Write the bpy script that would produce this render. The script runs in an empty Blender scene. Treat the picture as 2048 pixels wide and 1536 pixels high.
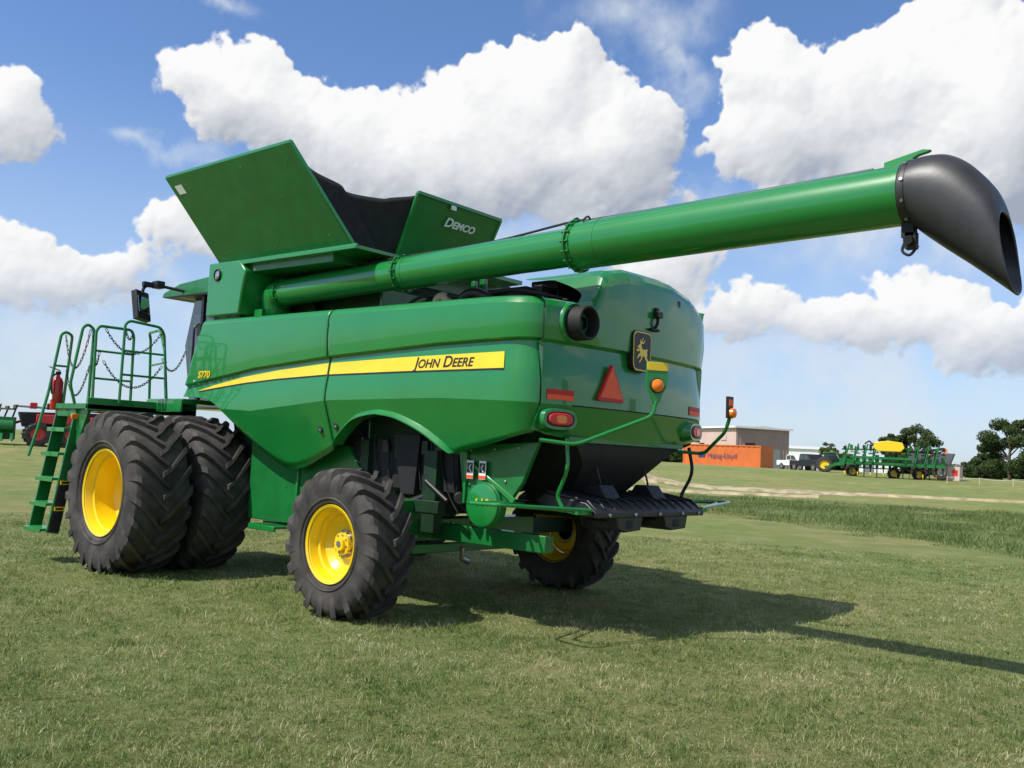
import bpy, math, random
import numpy as np
from mathutils import Vector, Matrix
random.seed(7); rng=np.random.default_rng(7)
S=bpy.context.scene; COL=bpy.context.collection
rad=math.radians
# ------------------------------------------------------------------ materials
def newmat(name):
    m=bpy.data.materials.new(name); m.use_nodes=True
    nt=m.node_tree; b=nt.nodes['Principled BSDF']; return m,nt,b
def mat(name,col,rough=.5,metal=0,coat=0,var=0.0,scale=6,bump=0,bscale=60,col2=None):
    m,nt,b=newmat(name); L=nt.links
    b.inputs['Roughness'].default_value=rough; b.inputs['Metallic'].default_value=metal
    if coat:
        b.inputs['Coat Weight'].default_value=coat; b.inputs['Coat Roughness'].default_value=.04
    b.inputs['Base Color'].default_value=(*col,1)
    tc=nt.nodes.new('ShaderNodeTexCoord')
    if var or col2:
        n=nt.nodes.new('ShaderNodeTexNoise'); n.inputs['Scale'].default_value=scale; n.inputs['Detail'].default_value=6
        L.new(tc.outputs['Object'],n.inputs['Vector'])
        mx=nt.nodes.new('ShaderNodeMix'); mx.data_type='RGBA'
        mr=nt.nodes.new('ShaderNodeMapRange'); mr.inputs[1].default_value=.35; mr.inputs[2].default_value=.65
        L.new(n.outputs['Fac'],mr.inputs[0]); L.new(mr.outputs[0],mx.inputs[0])
        c2=col2 if col2 else tuple(min(1,c*(1+var)) for c in col); c1=col if col2 else tuple(c*(1-var) for c in col)
        mx.inputs[6].default_value=(*c1,1); mx.inputs[7].default_value=(*c2,1)
        L.new(mx.outputs[2],b.inputs['Base Color'])
    if bump:
        n=nt.nodes.new('ShaderNodeTexNoise'); n.inputs['Scale'].default_value=bscale; n.inputs['Detail'].default_value=5
        L.new(tc.outputs['Object'],n.inputs['Vector'])
        bp=nt.nodes.new('ShaderNodeBump'); bp.inputs['Strength'].default_value=bump; bp.inputs['Distance'].default_value=.01
        L.new(n.outputs['Fac'],bp.inputs['Height']); L.new(bp.outputs[0],b.inputs['Normal'])
    return m
GREEN=mat('green_paint',(.007,.20,.034),.32,coat=.8,var=.05,scale=2)
GREEN2=mat('green_frame_paint',(.006,.15,.028),.42,coat=.3,var=.12,scale=5)
DGREEN=mat('shade_dark_green',(.003,.030,.008),.6,var=.3,scale=4)  # green darkened so wheel well and underbody carry shade in the colour
YEL=mat('yellow_paint',(.88,.60,.006),.35,coat=.4,var=.04,scale=4)
RUB=mat('tyre_rubber',(.024,.022,.020),.78,col2=(.070,.060,.052),scale=5,bump=.25,bscale=45)
BLK=mat('black_plastic',(.012,.012,.013),.45,var=.2,scale=9,bump=.1)
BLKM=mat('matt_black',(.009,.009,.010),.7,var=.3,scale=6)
SPOUT=mat('black_rubber_spout',(.022,.022,.024),.42,col2=(.035,.034,.034),scale=5,bump=.05,bscale=30)
FAB=mat('black_fabric',(.012,.012,.014),.85,var=.3,scale=12,bump=.5,bscale=9)
GREY=mat('grey_metal',(.35,.35,.36),.35,metal=.8,var=.1)
CHROME=mat('bare_metal',(.6,.6,.6),.25,metal=1)
RED=mat('red_paint',(.6,.02,.015),.35,coat=.4,var=.05)
REFO=mat('orange_reflective',(1.0,.10,.02),.5,var=.05,scale=30)
REFR=mat('dark_red_reflective',(.55,.01,.01),.5,var=.05,scale=30)
AMB=mat('amber_lens',(.95,.22,.01),.25,coat=.3,var=.08,scale=60)
REDL=mat('red_lens',(.65,.015,.01),.3,coat=.15,var=.08,scale=60)
WHT=mat('white_decal',(.8,.8,.78),.5,var=.03)
GLASS=mat('tinted_glass',(.02,.03,.03),.06,coat=1,var=.05)
MIR=mat('mirror_glass',(.5,.55,.6),.05,metal=1)
CHAIN=mat('chain_steel',(.08,.075,.07),.5,metal=.6,var=.2)
LTG=mat('light_green_edge',(.02,.24,.05),.4,coat=.3,var=.05)
# ------------------------------------------------------------------ mesh builder
class MB:
    def __init__(s): s.v=[];s.f=[];s.m=[];s.mats=[]
    def mi(s,m):
        if m not in s.mats: s.mats.append(m)
        return s.mats.index(m)
    def add(s,vs,fs,m):
        o=len(s.v); s.v+= [tuple(v) for v in vs]; k=s.mi(m)
        for f in fs: s.f.append(tuple(i+o for i in f)); s.m.append(k)
    def box(s,c,d,m,rot=None):
        x,y,z=[a/2 for a in d]
        vs=[Vector((i*x,j*y,k*z)) for i in(-1,1) for j in(-1,1) for k in(-1,1)]
        if rot is not None: vs=[rot@v for v in vs]
        vs=[v+Vector(c) for v in vs]
        s.add(vs,[(0,1,3,2),(4,6,7,5),(0,4,5,1),(2,3,7,6),(0,2,6,4),(1,5,7,3)],m)
    def bar(s,p,q,w,h,m,up=(0,0,1)):
        p,q=Vector(p),Vector(q); d=(q-p); l=d.length; d.normalize()
        u=Vector(up); r=d.cross(u)
        if r.length<1e-4: r=d.cross(Vector((1,0,0)))
        r.normalize(); u=r.cross(d)
        s.box((p+q)/2,(l,w,h),m,Matrix((d,r,u)).transposed())
    def prism(s,poly,a,b,m,axis=1):
        n=len(poly); vs=[]
        for t in(a,b):
            for p in poly:
                v=list(p); v.insert(axis,t); vs.append(v)
        fs=[tuple(range(n)),tuple(range(2*n-1,n-1,-1))]+[(i,i+n,(i+1)%n+n,(i+1)%n) for i in range(n)]
        s.add(vs,fs,m)
    def tube(s,path,r,m,seg=10,closed=False,cap=True):
        P=[Vector(p) for p in path]; n=len(P)
        rs=r if isinstance(r,(list,tuple)) else [r]*n
        T=[]
        for i in range(n):
            if closed: t=P[(i+1)%n]-P[i-1]
            else: t=P[min(i+1,n-1)]-P[max(i-1,0)]
            T.append(t.normalized())
        a=Vector((0,0,1)) if abs(T[0].z)<.9 else Vector((1,0,0))
        u=T[0].cross(a).normalized(); vs=[]
        for i in range(n):
            u=(u-T[i]*u.dot(T[i])).normalized(); w=T[i].cross(u)
            for k in range(seg):
                an=2*math.pi*k/seg; vs.append(P[i]+(u*math.cos(an)+w*math.sin(an))*rs[i])
        fs=[]
        for i in range(n if closed else n-1):
            j=(i+1)%n
            for k in range(seg):
                k2=(k+1)%seg; fs.append((i*seg+k,i*seg+k2,j*seg+k2,j*seg+k))
        if cap and not closed:
            fs.append(tuple(range(seg-1,-1,-1))); fs.append(tuple(range((n-1)*seg,n*seg)))
        s.add(vs,fs,m)
    def lathe(s,prof,c,m,axis='Y',seg=48,closed=False):
        vs=[];n=len(prof)
        for k in range(seg):
            an=2*math.pi*k/seg
            for a,r in prof:
                x,z=r*math.cos(an),r*math.sin(an)
                if axis=='Y': v=(c[0]+x,c[1]+a,c[2]+z)
                elif axis=='X': v=(c[0]+a,c[1]+x,c[2]+z)
                else: v=(c[0]+x,c[1]+z,c[2]+a)
                vs.append(v)
        fs=[]
        for k in range(seg):
            k2=(k+1)%seg
            for i in range(n if closed else n-1):
                j=(i+1)%n; fs.append((k*n+i,k*n+j,k2*n+j,k2*n+i))
        s.add(vs,fs,m)
    def cyl(s,p,q,r,m,seg=20): s.tube([p,q],r,m,seg)
    def loft(s,secs,m,cap=(True,True)):
        n=len(secs[0]); vs=[v for q in secs for v in q]; fs=[]
        for i in range(len(secs)-1):
            for k in range(n):
                k2=(k+1)%n; fs.append((i*n+k,i*n+k2,(i+1)*n+k2,(i+1)*n+k))
        if cap[0]: fs.append(tuple(range(n-1,-1,-1)))
        if cap[1]: fs.append(tuple(range((len(secs)-1)*n,len(secs)*n)))
        s.add(vs,fs,m)
    def grid(s,G,m):
        nu,nv=len(G),len(G[0]); vs=[p for r in G for p in r]
        s.add(vs,[(i*nv+j,i*nv+j+1,(i+1)*nv+j+1,(i+1)*nv+j) for i in range(nu-1) for j in range(nv-1)],m)
    def obj(s,name,parent=None,loc=(0,0,0),ang=35,bevel=0,solid=0,fix=True,label=None):
        me=bpy.data.meshes.new(name); me.from_pydata(s.v,[],s.f)
        for m in s.mats: me.materials.append(m)
        me.polygons.foreach_set('material_index',s.m)
        me.polygons.foreach_set('use_smooth',[True]*len(s.f))
        if fix:
            import bmesh
            bm=bmesh.new(); bm.from_mesh(me); bmesh.ops.recalc_face_normals(bm,faces=bm.faces); bm.to_mesh(me); bm.free()
        me.set_sharp_from_angle(angle=rad(ang)); me.update()
        o=bpy.data.objects.new(name,me); COL.objects.link(o); o.location=loc
        if parent: o.parent=parent
        if label: o['label']=label
        if solid:
            q=o.modifiers.new('s','SOLIDIFY'); q.thickness=solid; q.offset=-1
        if bevel:
            q=o.modifiers.new('b','BEVEL'); q.width=bevel; q.segments=2; q.limit_method='ANGLE'; q.angle_limit=rad(50); q.harden_normals=False
        return o
def top(name,label,cat,loc=(0,0,0)):
    o=bpy.data.objects.new(name,None); COL.objects.link(o); o.location=loc; o['label']=label; o['category']=cat; o.empty_display_size=.3; return o
def catmull(pts,n=8,closed=False):
    P=[Vector(p) for p in pts]; out=[]; N=len(P)
    rngi=range(N) if closed else range(N-1)
    for i in rngi:
        if closed: a,b,c,d=P[i-1],P[i],P[(i+1)%N],P[(i+2)%N]
        else: a,b,c,d=P[max(i-1,0)],P[i],P[i+1],P[min(i+2,N-1)]
        for k in range(n):
            t=k/n; out.append(.5*((2*b)+(c-a)*t+(2*a-5*b+4*c-d)*t*t+(3*b-a-3*c+d)*t**3))
    if not closed: out.append(P[-1])
    return out
def lerp(pts,x):
    xs=[p[0] for p in pts]; ys=[p[1] for p in pts]
    if xs[0]>xs[-1]: xs=xs[::-1];ys=ys[::-1]
    return float(np.interp(x,xs,ys))
def rounded(path,r=.12,n=5):
    P=[Vector(p) for p in path]; out=[P[0]]
    for i in range(1,len(P)-1):
        a=(P[i-1]-P[i]);b=(P[i+1]-P[i]); rr=min(r,a.length*.45,b.length*.45)
        p0=P[i]+a.normalized()*rr; p1=P[i]+b.normalized()*rr
        for k in range(n+1):
            t=k/n; out.append((1-t)**2*p0+2*t*(1-t)*P[i]+t*t*p1)
    out.append(P[-1]); return out
def text(name,body,size,mt,M,parent=None,ext=.001,caps=False,shear=0,sx=1,bold=0,conf=None):
    c=bpy.data.curves.new(name,'FONT'); c.body=body; c.size=size; c.extrude=ext; c.shear=shear; c.offset=bold
    c.small_caps_scale=.78
    if caps:
        for i,ch in enumerate(body): c.body_format[i].use_small_caps=True
    t=bpy.data.objects.new(name+'_tmp',c); COL.objects.link(t); bpy.context.view_layer.update()
    dg=bpy.context.evaluated_depsgraph_get(); me=bpy.data.meshes.new_from_object(t.evaluated_get(dg))
    bpy.data.objects.remove(t); me.name=name; me.materials.clear(); me.materials.append(mt)
    me.transform(Matrix.Diagonal((sx,1,1,1)))
    o=bpy.data.objects.new(name,me); COL.objects.link(o); o.parent=parent
    if conf:
        me.transform(M)
        for v in me.vertices: v.co=conf(v.co)
    else: o.matrix_local=M
    return o
def face(origin,xdir,up):
    x=Vector(xdir).normalized(); u=Vector(up); z=x.cross(u).normalized(); y=z.cross(x)
    return Matrix(((x.x,y.x,z.x,origin[0]),(x.y,y.y,z.y,origin[1]),(x.z,y.z,z.z,origin[2]),(0,0,0,1)))
# ================================================================== COMBINE
C=top('combine_harvester','large glossy green combine harvester with folded auger on mown lawn','combine harvester')
BOT=[(-2.02,1.84),(-1.80,1.79),(-1.28,1.67),(-1.0,1.61),(-.86,1.58),(-.73,1.63),(-.48,1.775),(-.18,1.89),(.02,1.925),(.20,1.93),(.51,1.87),(.78,1.72),(.90,1.63),(1.0,1.545),(1.25,1.45),(1.50,1.36),(1.72,1.315),(1.87,1.32),(2.05,1.385),(2.24,1.48),(2.64,1.72),(2.99,1.95),(3.15,2.03),(3.42,2.10),(3.94,2.12)]
_b=catmull([(x,z,0) for x,z in BOT],5); BOTF=[(v.x,v.y) for v in _b]
C1=[(-2.1,2.63),(-.69,2.61),(.95,2.54),(2.41,2.45),(3.95,2.27)]
C2=[(-2.1,2.05),(-.73,2.09),(.91,2.07),(2.34,1.95),(3.95,2.0)]
def sm(t): t=max(0,min(1,t)); return t*t*(3-2*t)
def off(z,zt,c1,c2):
    if z>=c1: o=.018*math.sin(math.pi*min(1,(z-c1)/max(.1,zt-c1)))+.0
    else:
        o=-.045*(1-sm((c1-z)/.42))*sm((c1-z)/.028)
    if z<c2: o-= (c2-z)*.34
    return o
def column(px,py,nx,ny,zb,zt,c1,c2,capd,capl,rr=.07):
    c2=max(c2,zb+.004); rows=[]
    zs=list(np.linspace(zb,c2,8))+list(np.linspace(c2,c1-.028,9))[1:]+list(np.linspace(c1-.028,c1,4))[1:]+list(np.linspace(c1,zt-rr,9))[1:]
    for z in zs:
        o=off(z,zt,c1,c2); rows.append((px+nx*o,py+ny*o,z))
    for k in range(1,5):
        a=k/4*math.pi/2; d=rr*(1-math.cos(a)); rows.append((px-nx*d,py-ny*d,zt-rr+rr*math.sin(a)))
    for k in range(1,4):
        rows.append((px-nx*rr+capd[0]*capl*k/3,py-ny*rr+capd[1]*capl*k/3,zt+.0*k))
    return rows
def ztop(x): return lerp([(-2.0,2.985),(-1.24,3.01),(.96,3.04),(3.6,3.08)],x)
def xf(z): return 3.52+.42*max(0,min(1,(3.07-z)/.95))**1.2
def frontpanel(sgn):
    G=[]
    for s in np.linspace(.967,3.6,100):
        k=(s-.965)/(3.6-.965)
        xb=.965+k*(3.94-.965)
        r=column(s,1.5*sgn,0,sgn,lerp(BOTF,xb),ztop(s),lerp(C1,xb),lerp(C2,xb),(0,-sgn),.16)
        G.append([(.965+k*(xf(p[2])-.965),p[1],p[2]) for p in r])
    b=MB(); b.grid(G,GREEN); return b
frontpanel(1).obj('side_panel',C,ang=13,solid=.02)
frontpanel(-1).obj('side_panel',C,ang=13,solid=.02)
plan=catmull([(-1.30,1.5,0),(-1.45,1.5,0),(-1.6,1.492,0),(-1.73,1.455,0),(-1.83,1.38,0),(-1.885,1.27,0),(-1.925,1.1,0),(-1.965,.8,0),(-2.0,.4,0),(-2.01,0,0)],8)
plan=[(v.x,v.y) for v in plan]
full=plan+[(x,-y) for x,y in plan[::-1][1:]]
def nrm(P,i):
    a=P[max(i-1,0)];b=P[min(i+1,len(P)-1)]; t=Vector((b[0]-a[0],b[1]-a[1])).normalized(); return (t.y,-t.x)
HT=[(-1.5,3.16),(-1.40,3.2),(-1.25,3.27),(-.95,3.37),(-.51,3.43),(.27,3.42),(.5,3.37),(.62,3.30),(.70,3.12),(.76,3.02),(.9,2.99),(1.5,2.985)]
si=min(range(len(plan)),key=lambda i:abs(plan[i][1]-1.33))
side=[(x,1.5) for x in np.linspace(.943,-1.28,80)]+plan[1:si+1]
G=[]
for i,(x,y) in enumerate(side):
    nx,ny=nrm(side,i); nx,ny=(-abs(nx) if x<-1.3 else 0),abs(ny)
    G.append(column(x,y,nx,ny,lerp(BOTF,x),ztop(x),lerp(C1,x),lerp(C2,x),(-nx,-ny),.13))
b=MB(); b.grid(G,GREEN); b.obj('side_panel',C,ang=13,solid=.02)
rp=[(plan[si][0]+.0,plan[si][1]-.016)]+full[si+1:len(full)-si-1]+[(plan[si][0],-plan[si][1]+.016)]
dp=[]
for i in range(len(rp)-1):
    for k in range(3):
        t=k/3; dp.append((rp[i][0]*(1-t)+rp[i+1][0]*t,rp[i][1]*(1-t)+rp[i+1][1]*t))
dp.append(rp[-1]); G=[]
for i,(x,y) in enumerate(dp):
    nx,ny=nrm(dp,i)
    if nx>0: nx,ny=-nx,-ny
    zb=lerp([(-1.4,1.84),(-1.2,1.80),(-1.0,1.78),(0,1.765),(1.0,1.77),(1.2,1.79),(1.4,1.84)],y)
    zt=lerp(HT,y)
    hump=sm((.72-y)/.2)
    G.append(column(x,y,nx,ny,zb,zt,2.62,2.055,(1,0),.12+.8*hump,rr=.07+.09*hump))
b=MB(); b.grid(G,GREEN); b.obj('rear_hood',C,ang=13)
side2=[(x,-1.5) for x in np.linspace(.943,-1.28,40)]+[(x,-y) for x,y in plan[1:si+1]]
G=[]
for i,(x,y) in enumerate(side2):
    nx,ny=nrm(side2,i); nx,ny=(-abs(nx) if x<-1.3 else 0),-abs(ny)
    G.append(column(x,y,nx,ny,lerp(BOTF,x),ztop(x)+.12*sm((-x-.8)/.6),lerp(C1,x),lerp(C2,x),(-nx,-ny),.13))
b=MB(); b.grid(G,GREEN); b.obj('side_panel',C,ang=13)
def ys(x,z): return 1.5+off(z,ztop(x),lerp(C1,x),lerp(C2,x))
for sg in(1,-1):
    b=MB(); path=[(x,z) for x,z in BOTF if -.86<=x<=.92]
    secs=[]
    for i,(x,z) in enumerate(path):
        a=path[max(i-1,0)];c=path[min(i+1,len(path)-1)]; t=Vector((c[0]-a[0],c[1]-a[1])).normalized(); n=Vector((-t.y,t.x))
        y=ys(x,z)
        q=[(0,-.10),(0,.05),(.012,.05),(.06,-.002),(.066,-.03)]
        k=min(1,min(i,len(path)-1-i)/6+.25)
        secs.append([(x+n.x*a2*k,sg*(y+b2+.006),z+n.y*a2*k-.004) for a2,b2 in q])
    b.loft(secs,GREEN); b.obj('wheel_arch_lip',C,ang=30)
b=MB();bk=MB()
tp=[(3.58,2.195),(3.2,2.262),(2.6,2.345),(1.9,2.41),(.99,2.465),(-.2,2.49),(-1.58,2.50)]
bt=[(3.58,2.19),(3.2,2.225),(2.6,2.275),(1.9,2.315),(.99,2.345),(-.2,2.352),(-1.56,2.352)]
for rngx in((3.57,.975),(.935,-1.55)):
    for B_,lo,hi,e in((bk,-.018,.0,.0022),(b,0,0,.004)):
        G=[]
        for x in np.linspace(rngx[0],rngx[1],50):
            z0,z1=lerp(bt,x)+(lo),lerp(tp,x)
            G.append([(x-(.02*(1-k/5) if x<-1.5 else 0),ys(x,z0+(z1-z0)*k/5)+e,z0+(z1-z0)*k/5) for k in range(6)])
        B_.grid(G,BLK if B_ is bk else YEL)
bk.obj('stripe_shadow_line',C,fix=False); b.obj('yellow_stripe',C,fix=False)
def conf(e): return lambda v: Vector((v.x,ys(v.x,v.z)+e+(.001 if v.y>1.6 else 0),v.z))
text('brand_lettering','John Deere',.150,BLK,face((-.40,1.6,2.378),(-1,0,0),(0,0,1)),C,caps=True,shear=.15,sx=1.10,bold=.0022,conf=conf(.0065))
text('model_number','S770',.115,YEL,face((3.55,1.6,2.35),(-1,0,0),(0,0,1)),C,shear=.25,bold=.0035,sx=1.2,conf=conf(.006))
b=MB(); b.grid([[(x,ys(x,z)+.004,z) for z in(2.275,2.30,2.325)] for x in(3.66,3.62,3.57)],WHT); b.obj('decal_plate',C,fix=False)
for x,z in((1.12,1.76),(.85,1.80)):
    b=MB(); b.cyl((x,ys(x,z)-.01,z),(x,ys(x,z)+.012,z),.035,BLK,20); b.cyl((x,ys(x,z)+.01,z),(x,ys(x,z)+.016,z),.012,GREY,12)
    b.obj('panel_latch',C)
# ---------------- core body
b=MB()
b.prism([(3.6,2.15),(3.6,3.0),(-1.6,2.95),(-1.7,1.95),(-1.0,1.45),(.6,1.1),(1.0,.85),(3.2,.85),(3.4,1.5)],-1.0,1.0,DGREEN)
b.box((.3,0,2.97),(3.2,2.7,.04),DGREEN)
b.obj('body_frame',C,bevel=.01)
b=MB()
b.prism([(2.85,.68),(2.85,1.6),(1.0,1.6),(.75,1.35),(.6,1.0),(1.1,.70)],.98,1.12,GREEN2)
b.prism([(2.7,.66),(2.7,.62),(.2,.62),(.2,.72)],.9,1.0,GREEN2)
b.box((1.85,1.13,1.05),(.04,.05,.8),GREEN); b.box((1.3,1.13,1.0),(.6,.03,.45),GREEN)
b.box((2.2,1.2,.645),(.52,.3,.03),GREEN); b.box((2.2,1.34,.63),(.52,.03,.06),GREEN)
b.obj('chassis_side_plate',C,bevel=.008)
b=MB(); b.box((1.62,1.155,1.13),(.08,.008,.12),WHT); b.box((1.62,1.158,1.17),(.08,.008,.04),REFO); b.obj('warning_decal',C)
b=MB()
b.box((.15,.95,1.45),(1.6,.25,.5),BLKM); b.box((.7,1.08,1.3),(.12,.1,.75),DGREEN); b.box((-.35,1.1,1.2),(.18,.12,.8),DGREEN)  # blackened parts paint the wheel-arch shade into their colour
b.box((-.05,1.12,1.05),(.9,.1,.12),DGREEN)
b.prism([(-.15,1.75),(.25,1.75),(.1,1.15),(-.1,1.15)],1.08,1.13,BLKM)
b.cyl((-.5,1.0,1.25),(.1,1.16,1.0),.05,BLK,12)
b.cyl((-.62,1.16,1.12),(-.3,1.16,1.3),.025,BLK,12)
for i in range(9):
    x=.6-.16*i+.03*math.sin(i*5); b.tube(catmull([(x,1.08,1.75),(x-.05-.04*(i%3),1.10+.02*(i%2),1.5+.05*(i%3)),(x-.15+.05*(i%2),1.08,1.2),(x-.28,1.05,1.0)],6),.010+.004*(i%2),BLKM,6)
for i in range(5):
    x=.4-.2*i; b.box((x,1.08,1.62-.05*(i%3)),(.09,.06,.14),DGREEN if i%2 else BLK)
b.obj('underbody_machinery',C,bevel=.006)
b=MB()
b.prism([(-.72,1.66),(-1.72,1.72),(-1.55,1.35),(-1.36,1.12),(-.93,1.12),(-.80,1.25)],1.10,1.15,GREEN2)
b.cyl((-1.12,1.10,1.12),(-1.12,1.19,1.12),.215,GREEN2,40)
b.lathe([(0,.20),(.02,.20),(.03,.18),(.03,0.001)],(-1.12,1.19,1.12),GREEN,seg=40)
b.box((-.85,1.16,1.42),(.03,.04,.6),GREEN); b.prism([(-.82,1.55),(-.86,1.55),(-1.5,1.2),(-1.46,1.16)],1.15,1.18,GREEN)
b.cyl((-.62,1.0,1.16),(-.78,1.15,1.16),.06,BLK,16)
for x,z in((-.9,1.62),(-1.2,1.64),(-1.5,1.66),(-.9,1.3),(-1.35,1.35)): b.cyl((x,1.15,z),(x,1.165,z),.014,GREY,8)
b.obj('fan_housing',C,bevel=.006)
for x in(-.93,-1.09):
    b=MB()
    b.box((x,1.19,1.44),(.085,.006,.17),WHT); b.box((x,1.1935,1.46),(.07,.004,.09),BLK); b.box((x,1.1935,1.375),(.085,.004,.03),REFO)
    b.tube([(x-.02,1.197,1.42),(x+.01,1.197,1.46),(x-.015,1.197,1.49)],.006,WHT,6)
    b.obj('warning_decal',C)
text('inspection_marks','4 4 9',.09,YEL,face((-1.04,1.228,1.12),(-1,0,0),(0,0,1)),C,bold=.002)
b=MB()
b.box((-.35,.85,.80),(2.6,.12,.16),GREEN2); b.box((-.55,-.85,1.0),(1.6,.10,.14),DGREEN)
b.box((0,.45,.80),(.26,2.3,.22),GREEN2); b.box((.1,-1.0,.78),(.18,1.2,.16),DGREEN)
b.box((0,1.2,.95),(.32,.5,.3),GREEN2)
b.box((-.15,.4,.62),(.10,1.6,.09),GREEN2)
b.cyl((.2,.2,.75),(.2,1.4,.75),.04,CHROME,12)
for y in(1.45,1.3,1.1,.9,.6,.3): 
    for z in(.74,.86): b.cyl((-.13,y,z),(-.15,y,z),.018,GREY,8)
b.tube([(-.2,.5,.62),(-.2,.5,.5),(-.2,.4,.46)],.03,GREY,8)
b.obj('rear_axle',C,bevel=.008)
b=MB(); b.cyl((3.7829,-1.85,.92),(3.7829,1.85,.92),.14,GREEN2,20); b.box((3.78,0,1.1),(.5,1.9,.5),GREEN2); b.obj('front_axle',C,bevel=.01)
# ---------------- wheels
def tyre(R,W,Rr,nl):
    b=MB(); Rc=R-.05; H=Rc-Rr
    half=[(.37*W,Rr-.015),(.415*W,Rr+.0),(.43*W,Rr+.03),(.465*W,Rr+.12*H),(.47*W,Rr+.15*H),(.495*W,Rr+.4*H),(.50*W,Rr+.55*H),(.49*W,Rr+.75*H),(.46*W,Rc-.045),(.40*W,Rc-.012),(.25*W,Rc),(0,Rc+.006)]
    prof=half+[(-y,r) for y,r in half[::-1][1:]]
    b.lathe(prof,(0,0,0),RUB,seg=72)
    for sgn in(1,-1):
        for k in range(nl):
            th0=2*math.pi*(k+(0 if sgn>0 else .5))/nl
            secs=[]
            sw=.56*W/R
            pts=[(-.05,Rc-.02,R-.004,0,.052),(.08,Rc-.02,R,.16,.050),(.2,Rc-.02,R,.42,.052),(.32,Rc-.03,R-.004,.66,.060),(.43,Rc-.06,R-.012,.86,.072),(.485,Rc-.10,R-.045,.95,.080),(.505,Rc-.17,Rc-.075,1.0,.075),(.503,Rc-.22,Rc-.17,1.02,.05)]
            for y,rb,rt,s,w in pts:
                th=th0-sw*s; wb=w*1.25
                q=[]
                for r,ww in((rb,wb),(rt,w)):
                    for e in(-1,1):
                        a=th+e*ww/2/r
                        yy=y if r==rt else min(y,.44)
                        q.append((r*math.cos(a),sgn*yy*W,r*math.sin(a)))
                secs.append([q[0],q[2],q[3],q[1]])
            b.loft(secs,RUB)
    for s in(1,-1):
        b.lathe([(s*.478*W,Rr+.20*H),(s*(.488*W+.008),Rr+.23*H),(s*.487*W,Rr+.27*H)],(0,0,0),RUB,seg=72)
    return b
def rimmesh(W,Rr,depth,out):
    b=MB()
    y0=.43*W*out
    o=out
    prof=[(y0-o*.0,Rr-.012),(y0+o*.012,Rr+.012),(y0+o*.002,Rr+.016),(y0-o*.004,Rr),(y0-o*.012,Rr-.022),(y0-o*.05,Rr-.035),(y0-o*.09,Rr-.045),(y0-o*.10,Rr-.07),(y0-o*depth,Rr-.085)]
    b.lathe(prof,(0,0,0),YEL,seg=72)
    b.lathe([(-y0,Rr+.01),(-y0*.8,Rr-.03),(-y0*.3,Rr-.06),(y0-o*depth,Rr-.087)],(0,0,0),YEL,seg=72)
    return b
def hub(W,Rr,depth,out,kind):
    b=MB(); y0=.43*W*out; yd=y0-out*depth; r=Rr-.083
    if kind=='rear':
        b.lathe([(yd+out*.05,r+.003),(yd+out*.03,r*.93),(yd-out*.0,r*.8),(yd-out*.01,r*.55),(yd+out*.015,r*.47),(yd+out*.015,.001)],(0,0,0),YEL,seg=60)
        b.cyl((0,yd+out*.012,0),(0,yd+out*.07,0),.105,YEL,36)
        b.cyl((0,yd+out*.012,0),(0,yd+out*.028,0),.135,GREY,36)
        b.cyl((0,yd+out*.07,0),(0,yd+out*.10,0),.062,YEL,30); b.cyl((0,yd+out*.1,0),(0,yd+out*.106,0),.03,GREY,20)
        for k in range(10):
            a=2*math.pi*k/10; x,z=.118*math.cos(a),.118*math.sin(a)
            b.cyl((x,yd+out*.02,z),(x,yd+out*.052,z),.013,CHROME,6)
        for k in range(8):
            a=2*math.pi*k/8+.2; x,z=.083*math.cos(a),.083*math.sin(a)
            b.cyl((x,yd+out*.07,z),(x,yd+out*.08,z),.01,GREY,6)
    else:
        b.lathe([(yd+out*.03,r+.003),(yd,r*.9),(yd-out*.03,r*.75),(yd-out*.03,r*.42),(yd-out*.03,.001)],(0,0,0),YEL,seg=60)
        b.cyl((0,yd-out*.03,0),(0,yd,0),.17,YEL,30)
        for k in range(10):
            a=2*math.pi*k/10; x,z=.135*math.cos(a),.135*math.sin(a)
            b.cyl((x,yd,z),(x,yd+out*.03,z),.014,CHROME,6)
    return b
def mkwheel(loc,tm,rm,hm,rot):
    w=bpy.data.objects.new('wheel',hm); COL.objects.link(w); w.parent=C; w.location=loc
    for n,me in(('tyre',tm),('rim',rm)):
        o=bpy.data.objects.new(n,me); COL.objects.link(o); o.parent=w
        o.rotation_euler=(0,rot,0)
def meshof(b,n):
    o=b.obj(n,ang=32); me=o.data; bpy.data.objects.remove(o); return me
WR,WF=.50,.69
tR=meshof(tyre(.712,WR,.352,19),'tyre'); tF=meshof(tyre(.965,WF,.495,23),'tyre')
for s,x,y in((1,0,2.046-.43*WR),(-1,.19,-1.66)):
    mkwheel((x,y,.685),tR,meshof(rimmesh(WR,.352,.20,s),'rim'),meshof(hub(WR,.352,.20,s,'rear'),'wheel'),.1)
for s in(1,-1):
    mkwheel((3.7829,s*(2.4755-.43*WF),.92),tF,meshof(rimmesh(WF,.495,.36,s),'rim'),meshof(hub(WF,.495,.36,s,'f'),'wheel'),.0)
    mkwheel((3.7829,s*1.37,.92),tF,meshof(rimmesh(WF,.495,.12,s),'rim'),meshof(hub(WF,.495,.12,s,'f'),'wheel'),.13)
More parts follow.
